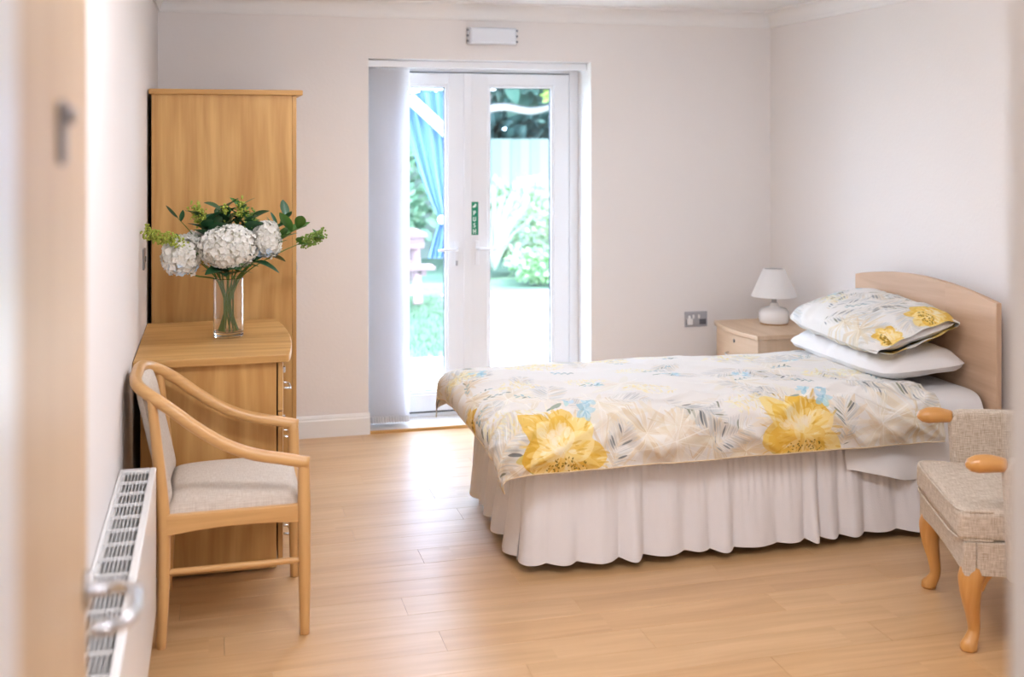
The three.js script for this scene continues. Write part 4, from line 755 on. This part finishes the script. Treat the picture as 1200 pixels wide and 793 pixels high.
// ---------------------------------------------------------------- garden
{
  struct('ground', plain(-14, 22, GROUND - 0.4, GROUND - 0.02, -26, -FT), S({ map: (() => { const A = hex('#4a6752'), B = hex('#3f5a47'); const t = dataTex(256, 256, (u, v) => mixc(A, B, clamp(0.5 + fbm(u * 9, v * 9, 2, 4) * 1.6))); t.repeat.set(0.25, 0.25); return t; })(), roughness: 0.95 }));
  const r = rng(31);
  // pale paving, laid in slabs: patio by the house and a path curving away
  const patio = structGroup('patio'); const slabM = ['#d0cec8', '#cac8c2', '#d4d2cc'].map((c) => S({ color: c, roughness: 0.9 }));
  part('bedding', plain(-3, 7, GROUND - 0.02, GROUND - 0.012, -2.68, -FT), S({ color: '#aaa79c', roughness: 0.95 }), patio);
  const slab = (x0, x1, z0, z1) => part('slab', plain(x0 + 0.004, x1 - 0.004, GROUND - 0.015, GROUND + (r() - 0.5) * 0.003, z0 + 0.004, z1 - 0.004), slabM[Math.floor(r() * 3)], patio);
  for (let x = -1.2; x < 6.5; x += 0.6) for (let z = -2.68; z < -FT - 0.05; z += 0.583) slab(x, x + 0.6, z, z + 0.583);
  for (let z = -6.28; z < -2.7; z += 0.6) for (let k = 0, x = 2.36 + (-z - 2.68) * 0.12; k < 6; k++, x += 0.6) slab(x, x + 0.6, z, z + 0.596);
  for (let x = -1; x < 2.3; x += 0.6) for (let z = -7.6; z < -6.5; z += 0.6) slab(x, x + 0.6, z, z + 0.6);
  const grassM = S({ color: '#48664f', roughness: 0.9, side: THREE.DoubleSide });
  const blade = new THREE.BufferGeometry(); blade.setAttribute('position', new THREE.Float32BufferAttribute([-0.004, 0, 0, 0.004, 0, 0, 0.004, 0.045, 0.012], 3)); blade.computeVertexNormals();
  const nB = 9000, lawn = new THREE.InstancedMesh(blade, grassM, nB), mm = new THREE.Matrix4();
  for (let i = 0; i < nB; i++) { mm.makeRotationY(r() * 6.28); const gzz = -6.25 + r() * 3.5; mm.setPosition(0.6 + r() * (1.74 + (-gzz - 2.68) * 0.12), GROUND - 0.02, gzz); lawn.setMatrixAt(i, mm); }
  lawn.name = 'lawn_grass'; tag(shade(lawn), 'short green grass of the garden lawn', 'grass', null, 'stuff'); scene.add(lawn);

  // gazebo: posts, beam, brace, tied back blue curtain
  const gz = thing('gazebo', 'white timber gazebo frame with diagonal brace in the garden', 'gazebo', [0, GROUND, 0]);
  const wt = S({ color: '#a9aeb8', roughness: 0.7 }), Z = -2.95;
  part('post', bx(2.42, 2.51, 0, 2.22, Z - 0.05, Z + 0.04, 0.006), wt, gz); part('post', bx(-0.3, -0.21, 0, 2.22, Z - 0.05, Z + 0.04, 0.006), wt, gz);
  part('post', bx(2.78, 2.86, 0, 2.33, Z - 1.6, Z - 1.52, 0.006), wt, gz); part('post', bx(-0.3, -0.21, 0, 2.33, Z - 1.6, Z - 1.52, 0.006), wt, gz);
  part('beam', bx(-0.4, 2.6, 2.19, 2.33, Z - 0.05, Z + 0.04, 0.006), wt, gz);
  part('roof', plain(-0.5, 2.95, 2.33, 2.38, Z - 1.7, Z + 0.15), S({ color: '#cfd4d8', roughness: 0.9 }), gz);
  const brace = bx(-0.42, 0.42, -0.045, 0.045, -0.02, 0.02, 0.004); brace.rotateZ(-0.74); brace.translate(2.16, 1.84, Z + 0.07); part('brace', brace, wt, gz);
  const cur = grid(70, 60, (u, v) => {
    const y = lerp(2.17, 0.78, v), tie = 1.1, k = y > tie ? Math.pow((y - tie) / (2.17 - tie), 0.75) : 0, low = y < tie ? Math.pow((tie - y) / 0.32, 0.8) : 0;
    const half = 0.055 + 0.32 * k + 0.09 * low, cx = 2.19 - 0.06 * k - 0.02 * low, ph = u * 44;
    return [V(cx + (u * 2 - 1) * half, y + GROUND, Z + 0.01 + (0.012 + 0.03 * Math.sin(ph) + 0.018 * Math.sin(ph * 0.43 + 2)) * (0.45 + 0.6 * k + 0.5 * low) - 0.03), u * 2, v * 1.5];
  });
  const cg = thing('gazebo_curtain', 'blue gathered curtain tied back in the gazebo', 'curtain');
  part('drape', cur, P({ color: '#4a70ad', roughness: 0.85, side: THREE.DoubleSide, transmission: 0.15, thickness: 0 }), cg);
  part('tie_band', new THREE.TorusGeometry(0.062, 0.018, 8, 24).rotateX(Math.PI / 2).scale(1, 2.0, 0.75).translate(2.19, 1.1 + GROUND, Z - 0.02), S({ color: '#e9eef5', roughness: 0.9 }), cg);

  // picnic table on the lawn
  const pt = thing('picnic_table', 'weathered wooden picnic table on the lawn', 'table', [2.05, GROUND, -5.9]);
  const pw = S({ map: woodTex('#7d6a6c', '#5f5052', 97), roughness: 0.8 });
  for (let k = 0; k < 5; k++) part('board', bx(-0.75, 0.45, 0.72, 0.76, -0.36 + k * 0.145, -0.225 + k * 0.145, 0.005, 'x'), pw, pt);
  part('apron', bx(-0.7, 0.42, 0.6, 0.72, 0.3, 0.33, 0.004, 'x'), pw, pt);
  for (const x of [-0.55, 0.32]) for (const s of [-1, 1]) { const lg = bx(-0.05, 0.05, 0, 0.8, -0.02, 0.02, 0.004); lg.rotateX(s * -0.32); lg.rotateY(0); lg.translate(x + 0.02, 0.012, s * 0.4); part('leg', lg, pw, pt); }
  for (const s of [-1, 1]) part('seat_board', bx(-0.75, 0.45, 0.42, 0.46, s * 0.68 - 0.13, s * 0.68 + 0.13, 0.005, 'x'), pw, pt);
  part('cross_bar', [bx(-0.57, -0.52, 0.36, 0.42, -0.78, 0.78, 0.004, 'z'), bx(0.31, 0.36, 0.36, 0.42, -0.78, 0.78, 0.004, 'z')], pw, pt);

  // pale fence at the end of the garden
  const fence = thing('garden_fence', 'pale green board fence at the end of the garden', 'fence', [0, GROUND, -9.6]);
  const fm = [S({ color: '#87958d', roughness: 0.85 }), S({ color: '#7b8a82', roughness: 0.85 })], fb = plain(0, 0.145, 0.05, 1.78, 0, 0.02);
  for (let i = 0; i < 62; i++) { const b = part('board', fb, fm[i % 2], fence); b.position.set(0.2 + i * 0.148, (r() - 0.5) * 0.01, (i % 2) * 0.012); }
  part('rail', [plain(0.2, 9.4, 0.4, 0.47, -0.05, 0), plain(0.2, 9.4, 1.4, 1.47, -0.05, 0)], fm[0], fence);

  const leaf1 = leafGeo(0.07, 0.13, 0.3);
  const bush = (name, label, cat, c, rad, n, cols, seed, size = 1, extra) => {
    const q = rng(seed), t = thing(name, label, cat, [c[0], GROUND, c[2]], 0), sets = cols.map(() => []);
    for (let i = 0; i < n; i++) {
      const d = V(q() * 2 - 1, q() * 2 - 1, q() * 2 - 1); if (d.lengthSq() > 1) d.normalize(); const R = 0.7 + 0.35 * N3(d.x * 2 + seed, d.y * 2, d.z * 2);
      const p = V(d.x * rad[0] * R, c[1] - GROUND + d.y * rad[1] * R, d.z * rad[2] * R);
      const nd = d.clone().add(V(q() - 0.5, q() - 0.3, q() - 0.5));
      sets[Math.floor(q() * cols.length)].push(aim(leaf1, p, nd, q() * 6.28, size * (0.7 + q() * 0.7)));
    }
    sets.forEach((s, i) => { const m = part('foliage', s, S({ color: cols[i], roughness: 0.7, side: THREE.DoubleSide }), t); m.userData.kind = 'stuff'; });
    if (extra) extra(t);
    return t;
  };
  const bark = S({ map: woodTex('#8d8b88', '#67635e', 99, 1, 30, 4), roughness: 0.9 });
  bush('garden_tree', 'dark leafy tree with a grey trunk and crossing branch beyond the lawn', 'tree', [4.6, 3.4, -8.2], [2.4, 1.35, 1.2], 4200, ['#2c4f44', '#355b4c', '#26453c'], 41, 2.3, (t) => {
    part('trunk', rod([[-1.02, 0, 0.6], [-1.0, 0.7, 0.55], [-0.98, 1.5, 0.5], [-0.9, 2.3, 0.35], [-0.6, 3.1, 0.1]], [0.1, 0.085, 0.075, 0.07, 0.05], { steps: 24, seg: 12 }), bark, t);
    part('branch', rod([[-0.97, 2.15, 0.45], [-0.7, 2.19, 0.5], [-0.35, 2.14, 0.55], [-0.05, 2.2, 0.55], [0.2, 2.27, 0.5], [0.6, 2.2, 0.45]], [0.055, 0.05, 0.047, 0.042, 0.036, 0.03], { steps: 30, seg: 10 }), bark, t);
    part('branch', rod([[0.05, 2.22, 0.55], [0.2, 2.05, 0.55], [0.4, 1.85, 0.5]], [0.03, 0.025, 0.015], { steps: 12, seg: 8 }), bark, t);
  });
  bush('garden_shrub', 'dark hedge growing behind and above the fence', 'shrub', [4.4, 1.1, -10.65], [2.6, 1.7, 0.3], 3600, ['#2e4d4a', '#3b5f5a'], 43, 2.4);
  bush('garden_shrub', 'slender lime leaved shrub at the top right of the garden door glass', 'shrub', [4.55, 2.35, -7.0], [0.42, 0.28, 0.3], 260, ['#8ba34f', '#7c9546'], 47, 1.1, (t) => part('stem', rod([[0.1, 0, 0], [0.08, 1.2, 0.02], [0, 2.4, 0]], [0.022, 0.018, 0.01], { steps: 10, seg: 8 }), bark, t));
  bush('garden_shrub', 'pale flowering shrub filling the border beyond the path', 'shrub', [4.15, 0.55, -8.0], [0.75, 0.7, 0.5], 1400, ['#9fb391', '#b9c2b0', '#86a07e'], 53, 0.8);
  bush('garden_shrub', 'blue green shrub at the right edge of the garden view', 'shrub', [4.72, 0.62, -7.0], [0.4, 0.45, 0.4], 700, ['#587c78', '#4b6c6e', '#6d8f88'], 57, 0.8);
  bush('garden_shrub', 'light green ground cover beside the white path', 'shrub', [4.35, 0.1, -6.9], [0.7, 0.24, 0.35], 700, ['#73996a', '#86a87c'], 59, 0.7);
  bush('garden_shrub', 'leafy hedge seen behind the gazebo curtain', 'shrub', [2.2, 0.9, -9.0], [1.5, 1.2, 0.4], 1300, ['#52785d', '#658b6e', '#7c9b7c'], 61, 1.2);
  // ornamental grass with pale plumes
  const og = thing('ornamental_grass', 'clump of pale spiky ornamental grass beside the tree trunk', 'plant', [3.75, GROUND, -7.6]);
  const blades = []; for (let i = 0; i < 70; i++) { const a = r() * 6.28, l = 0.6 + r() * 0.5, sp = 0.15 + r() * 0.35; blades.push(rod([[0, 0.1, 0], [Math.cos(a) * sp * 0.5, 0.1 + l * 0.7, Math.sin(a) * sp * 0.5], [Math.cos(a) * sp, 0.1 + l, Math.sin(a) * sp]], [0.012, 0.009, 0.003], { steps: 6, seg: 4 })); }
  part('blades', blades, S({ color: '#a9b3a4', roughness: 0.8 }), og).userData.kind = 'stuff';
}

renderer.render(scene, camera);
